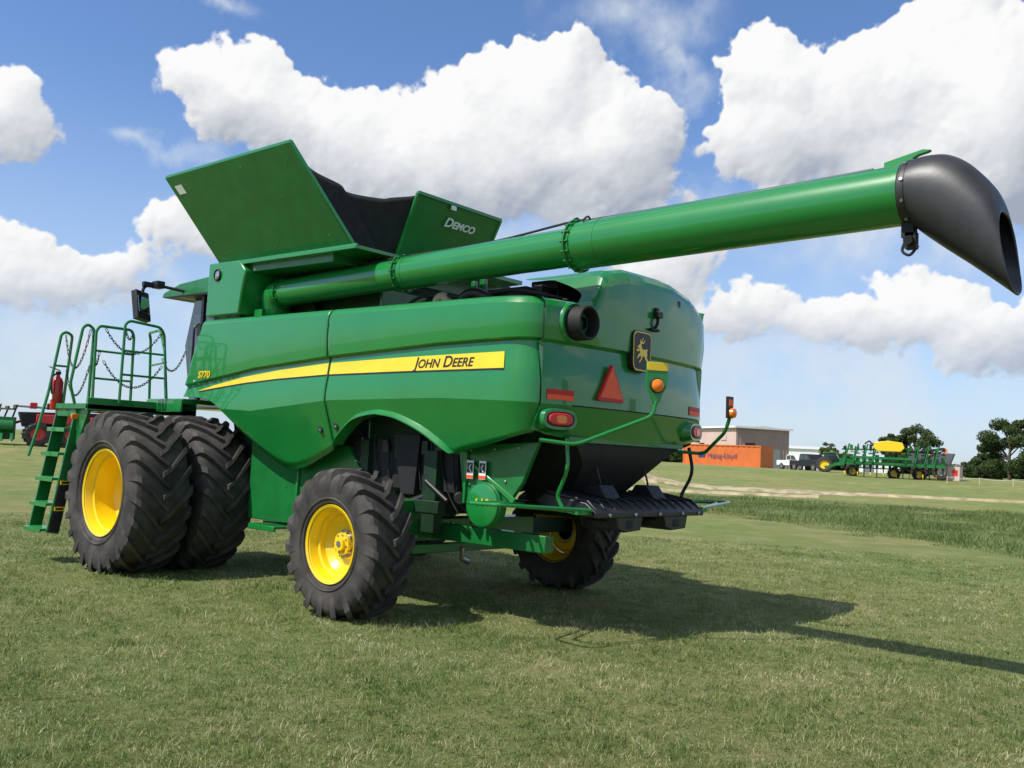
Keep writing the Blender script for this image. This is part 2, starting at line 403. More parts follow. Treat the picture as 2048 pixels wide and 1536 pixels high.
# ---------------- grain tank
b=MB()
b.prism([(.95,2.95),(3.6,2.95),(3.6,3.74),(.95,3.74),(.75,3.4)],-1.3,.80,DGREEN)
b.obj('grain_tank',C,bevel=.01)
b=MB()
b.prism([(.62,3.66),(3.5,3.72),(3.5,3.76),(.62,3.70)],.7,1.48,GREEN)
b.prism([(1.1,3.58),(2.8,3.62),(2.8,3.72),(1.1,3.68)],.8,1.40,GREEN2)
b.bar((.62,1.46,3.69),(3.5,1.46,3.75),.03,.05,GREEN)
b.box((.6,0,3.66),(.5,1.7,.05),GREEN); b.box((.8,0,3.35),(.04,1.9,.6),GREEN2)
b.obj('tank_rim',C,bevel=.006)
b=MB()
b.prism([(2.76,3.10),(3.50,3.11),(3.50,3.78),(2.82,3.76),(2.66,3.62),(2.68,3.55),(2.72,3.40)],1.02,1.495,GREEN)
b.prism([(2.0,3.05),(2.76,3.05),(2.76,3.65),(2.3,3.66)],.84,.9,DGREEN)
b.obj('front_corner_box',C,bevel=.02)
b=MB(); b.lathe([(0,.075),(.02,.075),(.025,.06),(.012,.055),(.012,.001)],(3.27,1.495,3.615),BLK,seg=30); b.lathe([(.013,.054),(.022,.03),(.024,.001)],(3.27,1.495,3.615),CHROME,seg=30); b.obj('work_lamp',C)
def panel(name,a,b_,c,d,m,t=.03):
    q=MB(); A,B_,Cc,D=map(Vector,(a,b_,c,d)); n=(B_-A).cross(D-A).normalized()*t
    vs=[A,B_,Cc,D,A+n,B_+n,Cc+n,D+n]
    q.add(vs,[(0,1,2,3),(7,6,5,4),(0,4,5,1),(1,5,6,2),(2,6,7,3),(3,7,4,0)],m)
    return q
q=panel('tank_cover',(3.50,1.30,3.79),(.89,1.30,3.77),(1.25,1.93,4.79),(3.90,1.93,4.83),GREEN2)
for (p,r) in(((3.50,1.30,3.79),(3.90,1.93,4.83)),((3.90,1.93,4.83),(1.25,1.93,4.79)),((.89,1.30,3.77),(1.25,1.93,4.79))):
    q.bar(p,r,.035,.035,GREEN)
pn=Vector((0,.857,-.515))
for u,v in((.1,.12),(.5,.1),(.9,.12),(.3,.5),(.75,.55),(.12,.88),(.6,.9),(.92,.85)):
    P0=(Vector((3.50,1.30,3.79)).lerp(Vector((.89,1.30,3.77)),u)).lerp(Vector((3.90,1.93,4.83)).lerp(Vector((1.25,1.93,4.79)),u),v); q.cyl(P0,P0+pn*.034,.010,GREEN,8)
q.obj('tank_cover',C,bevel=.004)
q=MB()
P0=Vector((3.50,1.30,3.79)).lerp(Vector((3.90,1.93,4.83)),.80)+pn*.034
q.add([P0+Vector((-.10,0,0)),P0+Vector((-.26,0,0)),P0+Vector((-.22,.06,.10)),P0+Vector((-.06,.06,.10))],[(0,1,2,3)],WHT)
q.obj('decal_plate',C,fix=False)
q=panel('tank_cover',(3.50,-1.0,3.79),(.95,-1.0,3.77),(1.2,-1.28,4.34),(3.7,-1.28,4.36),GREEN2); q.obj('tank_cover',C)
R0=[(.96,.66,3.72),(.96,-.66,3.72),(.62,-.70,4.43),(.62,.66,4.45)]
q=panel('tank_cover',*R0,GREEN2,t=-.03)
q.bar(R0[2],R0[3],.04,.04,GREEN); q.bar(R0[0],R0[3],.035,.03,GREEN); q.bar(R0[1],R0[2],.035,.03,GREEN)
q.obj('tank_cover',C,bevel=.004)
q=MB(); q.box((.60,.12,4.39),(.02,.07,.05),WHT); q.obj('decal_plate',C)
upv=Vector((.62-.96,0,4.44-3.72)).normalized()
text('maker_lettering','Demco',.148,WHT,face((.96+upv.x*.52-.035,.17,3.72+upv.z*.52),(0,-1,0),upv),C,caps=True,shear=.2,bold=.004,sx=1.12)
q=panel('tank_cover',(3.5,.66,3.79),(3.5,-.66,3.79),(3.8,-.7,4.4),(3.8,.66,4.4),GREEN2); q.obj('tank_cover',C)
def fabric(topA,topB,botA,botB,bow):
    G=[]; n=24
    for i in range(n+1):
        u=i/n; col=[]
        t=Vector(topA).lerp(Vector(topB),u); bo=Vector(botA).lerp(Vector(botB),u)
        t.z-=.16*math.sin(math.pi*u)
        for j in range(13):
            v=j/12; p=bo.lerp(t,v); w=math.sin(math.pi*u)
            p+=Vector((bow[0],bow[1],0))*w*(.5+.5*v)*.6+Vector((bow[1],-bow[0],0))*.4*math.sin(u*17+v*3)*w
            col.append(p)
        G.append(col)
    b=MB(); b.grid(G,FAB); b.obj('corner_fabric',C,ang=60,solid=.01)
fabric((1.20,1.84,4.62),(.64,.655,4.42),(.92,1.30,3.76),(.97,.66,3.72),(.15,-.10))
fabric((1.2,-1.26,4.25),(.64,-.68,4.38),(.95,-1.0,3.76),(.97,-.66,3.72),(.1,.05))
# ---------------- unloading auger
AY=1.1
A0=(2.42,AY,3.385);A1=(.26,AY,3.425);A2=(-2.04,AY,3.455);A3=(-4.86,AY,3.49)
def along(a,b_,t): return tuple(a[i]+(b_[i]-a[i])*t for i in range(3))
U=MB(); U.tube([A0,A1],.158,GREEN,40); au=U.obj('unloading_auger',C,ang=40)
U=MB(); U.tube([A1,A2],.172,GREEN,40); U.obj('auger_tube',au,ang=40)
U=MB(); U.tube([A2,A3],.208,GREEN,48); U.obj('auger_tube',au,ang=40)
def flange(p,r,n):
    q=MB(); q.tube([(p[0]+.035,p[1],p[2]),(p[0]-.035,p[1],p[2]+.001)],r,GREEN,40)
    q.tube([(p[0]+.006,p[1],p[2]),(p[0]-.006,p[1],p[2])],r+.022,GREEN2,40)
    for k in range(n):
        a=2*math.pi*k/n; y,z=p[1]+(r+.008)*math.cos(a),p[2]+(r+.008)*math.sin(a)
        q.cyl((p[0]+.04,y,z),(p[0]-.04,y,z),.009,GREEN2,6)
    q.obj('auger_flange',au,ang=40)
flange((2.40,AY,3.385),.162,12); flange(A1,.180,14); flange(A2,.215,16)
for pa,pb,ra in((along(A2,A3,.10),along(A2,A3,.103),.2105),(along(A2,A3,.985),along(A2,A3,1.0),.214),(along(A1,A2,.04),along(A1,A2,.046),.175)):
    q=MB(); q.tube([pa,pb],ra,GREEN,44); q.obj('auger_weld_seam',au)
q=MB(); 
hp=[(2.3,AY-.05,3.56),(1.2,AY-.05,3.60),(.3,AY-.05,3.62),(-.9,AY-.05,3.63),(-1.9,AY-.05,3.70),(-2.2,AY-.05,3.69),(-3.5,AY-.05,3.70),(-4.6,AY-.05,3.72)]
q.tube(catmull(hp,8),.012,BLK,8)
for t in(.15,.3,.45,.6,.75,.9): 
    p=along(A0,A3,t); q.box((p[0],AY-.05,p[2]+(.17 if t<.65 else .21)),(.05,.05,.035),BLKM)
for x in(-1.98,-2.1): q.tube(catmull([(x,AY-.12,3.62),(x-.03,AY,3.705),(x-.06,AY+.12,3.64)],6),.009,BLKM,6)
q.obj('auger_hose',au)
q=MB(); q.tube(catmull([(2.62,.95,2.98),(2.62,1.04,3.15),(2.60,1.09,3.30),(2.54,1.10,3.37),(2.42,AY,3.385)],6),[.17]*19+[.165]*6,GREEN,32)
q.tube([(2.62,.98,3.05),(2.62,1.0,3.09)],.21,GREEN2,32); q.box((2.74,1.2,3.35),(.04,.14,.14),GREEN)
for z in(3.31,3.39):
    q.cyl((2.72,1.275,z),(2.78,1.275,z),.01,GREY,6)
q.box((2.60,1.30,3.12),(.16,.05,.10),GREEN); q.obj('auger_elbow',au,ang=40)
def sect(x0,z0,x1,z1,w,sq=2.3,n=36):
    out=[]; cx,cz=(x0+x1)/2,(z0+z1)/2; hx,hz=(x0-x1)/2,(z0-z1)/2
    for k in range(n):
        a=2*math.pi*k/n; c,s=math.cos(a),math.sin(a)
        c=math.copysign(abs(c)**(2/sq),c); s=math.copysign(abs(s)**(2/sq),s)
        out.append((cx+hx*s,AY+w*c,cz+hz*s))
    return out
q=MB()
key=[(-4.85,3.706,-4.85,3.272,.218),(-4.92,3.718,-4.90,3.27,.219),(-5.01,3.728,-4.96,3.215,.22),(-5.12,3.715,-5.05,3.14,.22),(-5.23,3.655,-5.15,3.06,.218),(-5.33,3.555,-5.26,2.975,.216),(-5.41,3.45,-5.37,2.885,.212),(-5.45,3.36,-5.46,2.81,.206),(-5.465,3.28,-5.53,2.75,.20)]
kk=catmull([Vector(k[:3]) for k in key],4); k2=catmull([Vector((k[3],k[4],0)) for k in key],4)
secs=[sect(kk[i].x,kk[i].y,kk[i].z,k2[i].x,k2[i].y,sq=2.0+.6*i/len(kk)) for i in range(len(kk))]
q.loft(secs,SPOUT,cap=(False,False)); q.obj('auger_spout',au,ang=50,solid=.016)
q=MB(); q.lathe([(.012,.216),(.012,.2245),(-.012,.2255),(-.012,.216)],(-4.89,AY,3.493),SPOUT,axis='X',seg=40)
for k in range(10):
    a=2*math.pi*k/10+.2; q.cyl((-4.89,AY+.218*math.cos(a),3.493+.218*math.sin(a)),(-4.89,AY+.234*math.cos(a),3.493+.234*math.sin(a)),.012,GREY,8)
q.obj('spout_clamp',au)
q=MB()
q.prism([(-4.70,3.69),(-4.70,3.735),(-4.80,3.755),(-4.96,3.785),(-5.01,3.772),(-4.99,3.76),(-4.93,3.75),(-4.90,3.735),(-4.84,3.69)],AY-.02,AY+.02,LTG)
q.obj('spout_bracket',au,bevel=.004)
q=MB(); q.box((-4.88,AY+.02,3.235),(.08,.08,.10),BLKM); q.box((-4.90,AY+.03,3.16),(.07,.06,.11),BLKM); q.tube(rounded([(-4.86,AY+.03,3.17),(-4.84,AY+.05,3.09),(-4.90,AY+.06,3.05),(-4.95,AY+.05,3.12)],.03),.010,BLKM,6); q.cyl((-4.90,AY+.03,3.17),(-4.90,AY+.11,3.15),.03,BLKM,12)
q.obj('spout_camera',au)
# ---------------- engine deck
q=MB()
q.box((-.9,.55,3.10),(.55,.5,.25),BLKM); q.box((-1.15,.25,3.18),(.35,.5,.30),BLK); q.box((-.2,.5,3.08),(.5,.6,.16),GREEN2)
q.box((.25,.6,3.12),(.12,.5,.26),GREEN2); q.box((-.55,.75,3.20),(.06,.06,.3),GREEN)
q.box((-.42,.75,3.18),(.05,.05,.32),GREEN); q.box((-1.25,.62,3.12),(.1,.2,.24),BLK)
for i in range(8):
    y=.3+.09*i; q.tube(catmull([(.5,y,3.05),(.1,y+.05,3.16+.03*(i%3)),(-.5,y,3.13+.02*(i%2)),(-1.0,y-.1,3.19),(-1.5,y-.1,3.1)],6),.014+.006*(i%2),BLKM,6)
q.tube(catmull([(-.4,.9,3.0),(-.45,.92,3.14),(-.62,.92,3.18),(-.8,.85,3.1)],8),.055,BLK,14)
q.obj('engine',C,bevel=.008)
q=MB(); q.tube(catmull([(-.12,.95,3.02),(-.1,.96,3.13),(-.2,.96,3.17),(-.3,.95,3.05)],8),.045,mat('heat_wrap',(.45,.38,.27),.7,var=.2,scale=40),14); q.obj('exhaust_wrap',C)
# ---------------- rear details
def rx(y):  return float(np.interp(abs(y),[abs(p[1]) for p in plan[::-1]],[p[0] for p in plan[::-1]]))
def rxz(y,z): return rx(y)-off(z,lerp(HT,y),2.62,2.055)
q=MB()
q.grid([[(rxz(t,z)-.003,t,z) for z in(2.050,2.056,2.062)] for t in np.linspace(.98,-1.22,60)],BLKM)
q.obj('tailgate_seam',C,fix=False)
q=MB()
q.lathe([(.03,.195),(-.05,.19),(-.075,.172),(-.02,.155)],(-1.88,1.0,2.79),GREEN,axis='X',seg=40)
q.obj('exhaust_bezel',C)
q=MB()
q.lathe([(.05,.155),(-.16,.155),(-.175,.145),(-.175,.133),(-.16,.125),(.1,.12)],(-1.92,.97,2.79),BLKM,axis='X',seg=40)
q.lathe([(-.02,.12),(-.02,.001)],(-1.92,.97,2.79),BLKM,axis='X',seg=40); q.lathe([(-.02,.07),(-.10,.068),(-.10,.06),(-.02,.058)],(-1.92,.97,2.79),BLK,axis='X',seg=30)
q.obj('exhaust_pipe',C)
def rr_poly(w,h,r,n=6,taper=.0):
    out=[]
    for cx,cy,a0 in((w-r,h-r,0),(-w+r,h-r,90),(-w+r,-h+r,180),(w-r,-h+r,270)):
        for k in range(n+1):
            a=rad(a0+90*k/n); x=cx+r*math.cos(a); y=cy+r*math.sin(a); x*=1-taper*(1-(y/h))/2; out.append((x,y))
    return out
deer=[(-.95,.05),(-.90,-.05),(-.62,-.10),(-.45,.02),(-.38,-.15),(-.62,-.30),(-.80,-.52),(-.72,-.60),(-.50,-.42),(-.20,-.38),(-.30,-.62),(-.50,-.80),(-.42,-.88),(-.16,-.66),(-.02,-.42),(.22,-.36),(.42,-.60),(.66,-.74),(.90,-.98),(.98,-.90),(.78,-.62),(.62,-.46),(.66,-.20),(.60,.0),(.72,.10),(.62,.18),(.40,.12),(.05,.08),(-.15,.18),(-.25,.38),(-.20,.52),(.05,.50),(.20,.62),(.30,.85),(.18,.72),(.05,.62),(-.10,.62),(-.02,.82),(.06,.98),(-.08,.86),(-.18,.66),(-.30,.64),(-.34,.84),(-.42,.62),(-.42,.46),(-.62,.36),(-.78,.26),(-.76,.18),(-.55,.16),(-.48,.10)]
zc=2.64; ec=.06
q=MB()
def rearpoly(poly,cy,cz,x0,x1,m): q.prism([(cy-a,cz+b2) for a,b2 in poly],x0,x1,m,axis=0)
base=-2.026
rearpoly(rr_poly(.160,.195,.07,taper=.08),ec,zc,base-.010,base+.06,BLK)
rearpoly(rr_poly(.152,.187,.065,taper=.08),ec,zc,base-.013,base-.010,YEL)
rearpoly(rr_poly(.140,.175,.058,taper=.08),ec,zc,base-.016,base-.013,mat('navy_emblem',(.006,.008,.022),.4,var=.1))
rearpoly([(a*.115,b2*.135) for a,b2 in deer],ec,zc+.005,base-.020,base-.0161,YEL)
q.obj('emblem',C)
q=MB(); T=[(0,.20),(-.205,-.155),(.205,-.155)]
def trunc(s,c):
    P=[Vector(p)*s for p in T]; out=[]
    for i in range(3):
        a,b2,d=P[i-1],P[i],P[(i+1)%3]; out+= [tuple(b2+(a-b2)*c),tuple(b2+(d-b2)*c)]
    return out
q.prism([(.50-a,2.28+b2) for a,b2 in trunc(1,.05)],-2.02,-1.99,REFR,axis=0); q.prism([(.50-a,2.283+b2) for a,b2 in trunc(.82,.001)],-2.024,-2.0205,REFO,axis=0)
q.obj('warning_triangle',C)
for y in(1.12,-1.12):
    q=MB()
    for z0,z1,m in((2.14,2.185,REFR),(2.095,2.1395,REFO)):
        q.grid([[(rxz(t,z)-.008,t,z) for z in(z0,(z0+z1)/2,z1)] for t in np.linspace(y-.15,y+.15,9)],m)
    q.obj('reflector',C,fix=False)
for y in(1.13,-1.13):
    q=MB(); x=rx(y)-.005; s=1 if y>0 else -1
    cxy=Vector((x,y,1.925)); tv=Vector((.22*1,s*1,0)).normalized(); nn_=Vector((-1,s*.22,0)).normalized()
    def el(q,a,b2,d0,d1,m,nn=36,a1=None,b1=None):
        vs=[]
        for d,aa,bb in((d0,a,b2),(d1,a1 or a,b1 or b2)):
            for k in range(nn):
                t=2*math.pi*k/nn; vs.append(cxy+tv*aa*math.copysign(abs(math.cos(t))**.7,math.cos(t))+Vector((0,0,bb*math.copysign(abs(math.sin(t))**.7,math.sin(t))))+nn_*d)
        q.add(vs,[tuple(range(nn)),tuple(range(nn,2*nn))]+[(k,(k+1)%nn,(k+1)%nn+nn,k+nn) for k in range(nn)],m)
    el(q,.22,.118,-.08,.022,GREEN,a1=.185,b1=.09); el(q,.15,.066,.022,.027,BLKM)
    q.obj('lamp_housing',C)
    q=MB(); el(q,.135,.055,.0275,.040,REDL,a1=.125,b1=.046); el(q,.055,.035,.0405,.044,AMB); q.obj('tail_lamp',C)
q=MB(); 
for k,(a,b2,m,x) in enumerate(((.10,.15,GREEN2,-1.995),(.075,.12,DGREEN,-2.002))):
    q.prism([(-.12+a*math.cos(t),3.10+b2*math.sin(t)) for t in np.linspace(0,2*math.pi,28,endpoint=False)],x,x+.12,m,axis=0)
q.cyl((-1.95,-.16,3.09),(-2.05,-.16,3.06),.03,BLK,14); q.box((-2.06,-.16,3.02),(.06,.08,.06),BLK); q.tube(catmull([(-2.05,-.16,3.02),(-2.06,-.15,2.94),(-2.03,-.14,2.88)],6),.016,BLKM,8); q.box((-2.04,-.12,2.87),(.05,.14,.025),BLKM)
q.obj('rear_camera',C,bevel=.004)
q=MB(); q.box((-1.97,-.62,3.20),(.06,.07,.07),BLK); q.obj('work_lamp',C,bevel=.01)
Rz=Matrix.Translation((-2.6,.645,0))@Matrix.Rotation(rad(-32),4,'Z')@Matrix.Translation((2.6,-.645,0))
for s in(1,-1):
    q=MB()
    if s>0: P=[(-1.85,1.30,1.74),(-2.10,1.10,1.71),(-2.58,.66,1.99),(-2.60,.645,2.12)]
    else: P=[(-1.8,-.85,1.72),(-2.12,-1.0,1.70),(-2.55,-.66,1.92),(-2.60,-.645,2.06)]
    q.tube(rounded(P,.08),.018,GREEN if s>0 else GREEN2,10); arm=q.obj('lamp_arm',C)
    q=MB()
    if s>0:
        q.prism([(.645+a,2.34+b2) for a,b2 in((-.10,.12),(.10,.12),(.10,-.09),(.06,-.15),(.03,-.24),(-.03,-.24),(-.06,-.15),(-.10,-.09))],-2.605,-2.585,LTG,axis=0)
        q.prism([(.645+a,2.34+b2) for a,b2 in((-.097,.117),(.097,.117),(.097,.045),(-.097,.045))],-2.610,-2.605,YEL,axis=0)
        q.lathe([(0,.066),(-.02,.066),(-.02,.056)],(-2.605,.645,2.255),BLK,axis='X',seg=28)
        q.v=[tuple(Rz@Vector(v)) for v in q.v]
        q.obj('licence_bracket',arm,bevel=.003)
        q=MB(); q.lathe([(-.01,.058),(-.03,.054),(-.045,.035),(-.05,.001)],(-2.607,.645,2.255),AMB,axis='X',seg=28); q.v=[tuple(Rz@Vector(v)) for v in q.v]; q.obj('marker_lamp',arm)
    else:
        q.prism([(-.645+a,2.13+b2) for a,b2 in((-.05,.13),(.05,.13),(.045,-.08),(-.045,-.08))],-2.61,-2.58,BLK,axis=0)
        q.box((-2.613,-.645,2.20),(.006,.08,.06),REFO); q.obj('marker_bracket',arm,bevel=.004)
        q=MB(); q.lathe([(-.01,.05),(-.04,.045),(-.055,.02),(-.056,.001)],(-2.61,-.645,2.10),AMB,axis='X',seg=24); q.obj('marker_lamp',arm)
q=MB()
def yz(x,yt,zt_,yb,zb_): return [(x,yt,zt_),(x,-yt,zt_),(x,-yb,zb_),(x,yb,zb_)]
q.loft([yz(-.9,.88,1.9,.5,1.25),yz(-1.5,.90,1.85,.42,1.22),yz(-1.80,.88,1.80,.60,1.54),yz(-1.88,.88,1.78,.8,1.70)],BLKM)
q.box((-1.88,0,1.76),(.05,1.9,.05),GREEN2)
for y in(.3,-.5): q.tube(catmull([(-1.6,y,1.7),(-1.78,y+.06,1.5),(-1.8,y,1.3)],6),.012,BLK,6)
q.obj('straw_chopper',C,bevel=.008)
q=MB()
q.prism([(-1.50,1.20),(-1.60,1.27),(-2.08,1.21),(-2.20,1.13),(-2.20,1.08),(-2.0,1.10),(-1.6,1.12)],-.90,.90,BLK)
for i in range(13):
    y=-.86+.1433*i; q.prism([(-1.6,1.262),(-2.08,1.205),(-2.18,1.13),(-2.18,1.155),(-2.08,1.235),(-1.6,1.30)],y-.012,y+.012,BLK)
for y in (.36,-.42):
    q.prism([(y-.22,1.12),(y+.22,1.12),(y+.18,.98),(y+.07,.945),(y-.18,.96)],-2.18,-1.75,BLK,axis=0)
    q.cyl((-1.95,y,.98),(-1.95,y,1.05),.24,BLKM,30)
    q.prism([(-1.70,1.27),(-1.76,1.36),(-1.90,1.36),(-2.00,1.23)],y-.11,y+.11,BLK)
for y in(-.8,-.5,-.1,.3,.7): q.cyl((-2.195,y,1.105),(-2.215,y,1.105),.02,GREY,8)
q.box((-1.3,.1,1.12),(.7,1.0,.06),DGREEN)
q.obj('straw_spreader',C,bevel=.01)
for s in(1,-1):
    q=MB()
    y=s
    P=[(-1.35,1.0*y,1.16),(-1.55,1.85*y,1.18),(-1.95,1.90*y,1.19),(-2.16,.92*y,1.15)]
    q.tube(rounded(P,.10),.017,GREEN,10)
    q.tube(rounded([(-1.45,1.0*y,1.16),(-1.64,1.70*y,1.175),(-1.90,1.72*y,1.18),(-2.10,.92*y,1.13)],.08),.014,GREEN,8)
    q.box((-2.10,.90*y,1.13),(.10,.30,.04),GREEN); q.bar((-2.0,.92*y,1.12),(-1.45,1.02*y,1.14),.05,.02,GREEN)
    q.tube(rounded([(-1.93,1.02*y,1.76),(-1.98,1.04*y,1.5),(-1.85,1.02*y,1.25),(-1.9,1.0*y,1.16)],.1),.018,GREEN if s>0 else BLKM,8)
    q.obj('spreader_guard_rail',C)
# ---------------- cab
q=MB()
q.prism([(3.75,2.0),(5.0,2.0),(5.25,2.9),(5.05,3.6),(3.85,3.6)],-.85,.80,GLASS)
q.box((3.8,0,2.8),(.12,1.75,1.7),BLK); cabo=q.obj('cab',C,bevel=.03)
q=MB()
q.prism([(3.7,3.58),(3.75,3.72),(4.3,3.80),(5.2,3.76),(5.65,3.66),(5.68,3.60),(5.2,3.57)],-.98,.96,GREEN2)
q.prism([(4.2,3.54),(5.6,3.585),(5.62,3.60),(4.2,3.585)],-.96,.98,BLK)
q.obj('cab_roof',cabo,bevel=.03)
q=MB(); q.box((4.6,.9,2.85),(.06,.05,1.5),BLK); q.tube(rounded([(4.55,1.0,2.2),(4.55,1.05,2.3),(4.55,1.05,3.1),(4.55,.98,3.15)],.05),.016,BLK,8); q.box((4.42,1.02,3.05),(.10,.08,.14),BLK); q.box((4.42,1.02,2.72),(.07,.06,.25),BLK); q.obj('grab_handle',cabo)
q=MB(); q.tube([(4.3,.75,3.78),(4.3,.75,4.25)],.010,BLK,6); q.tube([(4.15,.6,3.78),(4.15,.6,4.0)],.02,BLK,8); q.obj('antenna',cabo)
q=MB(); q.tube(rounded([(5.05,.92,3.64),(5.28,1.30,3.70),(5.32,1.42,3.66),(5.32,1.44,3.55)],.05),.022,BLK,8); q.box((5.25,1.25,3.70),(.16,.12,.10),BLK); q.box((5.30,1.38,3.69),(.07,.14,.07),BLK); mo=q.obj('mirror_arm',cabo,bevel=.01)
q=MB(); 
rotm=Matrix.Rotation(rad(18),3,'Y')@Matrix.Rotation(rad(20),3,'Z')
q.box((5.32,1.44,3.38),(.09,.24,.42),BLK,rotm); q.box((5.272,1.425,3.395),(.01,.20,.24),MIR,rotm); q.box((5.31,1.44,3.22),(.08,.2,.05),BLK,rotm); q.obj('mirror',cabo,bevel=.03)
# ---------------- platform, ladder, rails
q=MB()
q.box((4.85,1.75,1.93),(.95,1.45,.07),GREEN2); q.box((4.40,1.75,1.96),(.05,1.45,.16),GREEN); q.box((4.2,1.35,2.06),(.9,.45,.06),GREEN); q.box((4.2,1.58,2.0),(.9,.03,.16),GREEN)
q.box((4.75,2.40,1.78),(.06,.05,.34),GREEN2); q.box((5.05,2.42,1.86),(.62,.06,.12),GREEN2)
q.prism([(4.45,1.9),(4.80,1.9),(4.80,1.45),(4.70,1.45)],2.38,2.42,GREEN2)
q.obj('platform',C,bevel=.008)
q=MB()
for x in(4.78,5.32):
    q.bar((x,2.60,.36),(x,2.36,1.95),.035,.15,GREEN2,up=(0,1,0)); q.bar((x-.021 if x<5 else x+.021,2.595,.38),(x-.021 if x<5 else x+.021,2.50,1.0),.006,.12,BLKM,up=(0,1,0))
for k,z in enumerate((.40,.71,1.02,1.33,1.64)):
    y=2.60-(z-.36)*.15; q.box((5.05,y+.03,z),(.51,.22,.03),GREEN); q.box((5.05,y+.14,z-.01),(.51,.015,.05),GREEN)
    q.box((5.05,y+.03,z+.016),(.46,.17,.004),LTG)
lad=q.obj('ladder',C,bevel=.004)
for z in(.66,.98):
    q=MB(); q.box((4.735,2.60-(z-.36)*.15,z),(.01,.12,.05),YEL); q.box((4.729,2.60-(z-.36)*.15,z),(.006,.09,.025),BLK)
    q.obj('safety_decal',lad)
q=MB()
q.tube(rounded([(5.34,2.74,1.28),(5.34,2.66,1.6),(5.34,2.56,2.10),(5.34,2.46,2.86),(5.34,2.40,2.90),(5.34,2.32,2.86),(5.34,2.36,2.1),(5.34,2.38,1.7)],.06),.019,GREEN,10)
q.tube([(5.34,2.52,2.45),(5.34,2.34,2.45)],.014,GREEN,8)
q.obj('ladder_handrail',C)
q=MB()
q.tube(rounded([(4.76,2.40,1.75),(4.76,2.54,2.2),(4.76,2.44,2.92),(4.76,2.38,2.97),(4.76,2.30,2.92),(4.76,2.30,1.95)],.06),.019,GREEN,10)
q.obj('ladder_handrail',C)
q=MB()
q.tube(rounded([(4.42,2.40,1.95),(4.42,2.42,2.86),(4.42,2.38,2.93),(4.42,1.98,2.93),(4.42,1.94,2.86),(4.42,1.92,1.95)],.07),.018,GREEN,10)
q.tube([(4.42,2.40,2.62),(4.42,1.95,2.62)],.014,GREEN,8); q.tube([(4.42,2.40,2.28),(4.42,1.95,2.28)],.014,GREEN,8)
q.obj('platform_handrail',C)
q=MB()
q.tube(rounded([(4.30,2.12,2.0),(4.30,2.12,2.98),(4.30,2.06,3.03),(4.30,1.66,3.0),(4.30,1.60,2.92),(4.30,1.50,2.05)],.07),.018,GREEN,10)
q.tube([(4.30,2.12,2.65),(4.30,1.57,2.65)],.014,GREEN,8); q.tube([(4.30,2.12,2.35),(4.30,1.53,2.35)],.014,GREEN,8)
q.obj('platform_handrail',C)
q=MB()
q.tube(rounded([(4.1,1.62,2.1),(4.25,1.60,2.7),(4.45,1.58,2.98),(4.9,1.5,2.98),(4.95,1.45,2.9),(4.95,1.4,2.0)],.07),.018,GREEN,10); q.tube([(4.2,1.6,2.55),(4.95,1.42,2.55)],.014,GREEN,8)
q.obj('platform_handrail',C)
def chain(p,r,sag):
    q=MB(); p,r=Vector(p),Vector(r); n=int((r-p).length*1.15/.028)
    pts=[p.lerp(r,i/n)-Vector((0,0,sag*4*(i/n)*(1-i/n))) for i in range(n+1)]
    for i in range(n):
        a,b2=pts[i],pts[i+1]; d=(b2-a).normalized(); side_=d.cross(Vector((0,0,1))) if i%2 else Vector((0,0,1)).cross(d).cross(d)
        if side_.length<1e-3: side_=Vector((1,0,0))
        side_.normalize(); a=a-d*.006;b2=b2+d*.006
        q.tube([a+side_*.006,a+side_*.011+d*.008,b2+side_*.011-d*.008,b2+side_*.006,b2-side_*.006,b2-side_*.011-d*.008,a-side_*.011+d*.008,a-side_*.006],.0045,CHAIN,5,closed=True)
    q.obj('safety_chain',C)
chain((5.34,2.40,2.85),(4.76,2.34,2.90),.45); chain((5.34,2.36,2.4),(4.76,2.32,2.45),.35)
chain((4.76,2.30,2.9),(4.42,2.36,2.6),.28); chain((4.42,1.95,2.9),(4.30,2.1,2.9),.1); chain((4.30,1.6,2.6),(4.0,1.45,2.7),.2)
chain((4.42,2.3,2.9),(4.30,1.62,2.95),.30); chain((4.42,2.3,2.5),(4.30,1.6,2.5),.30)
q=MB(); q.lathe([(-.22,.001),(-.22,.06),(-.20,.07),(.14,.07),(.19,.05),(.21,.025),(.24,.022)],(5.38,2.44,2.10),RED,axis='Z',seg=28); q.box((5.38,2.44,2.36),(.05,.05,.04),BLK); q.bar((5.38,2.42,2.39),(5.38,2.56,2.43),.02,.012,RED); q.tube(catmull([(5.38,2.46,2.35),(5.32,2.54,2.28),(5.31,2.53,2.08)],6),.012,BLK,8); q.box((5.38,2.508,2.08),(.08,.01,.14),WHT)
q.obj('fire_extinguisher',C)
q=MB(); q.box((4.735,2.46,1.80),(.03,.09,.07),AMB); q.obj('marker_lamp',C,bevel=.01)
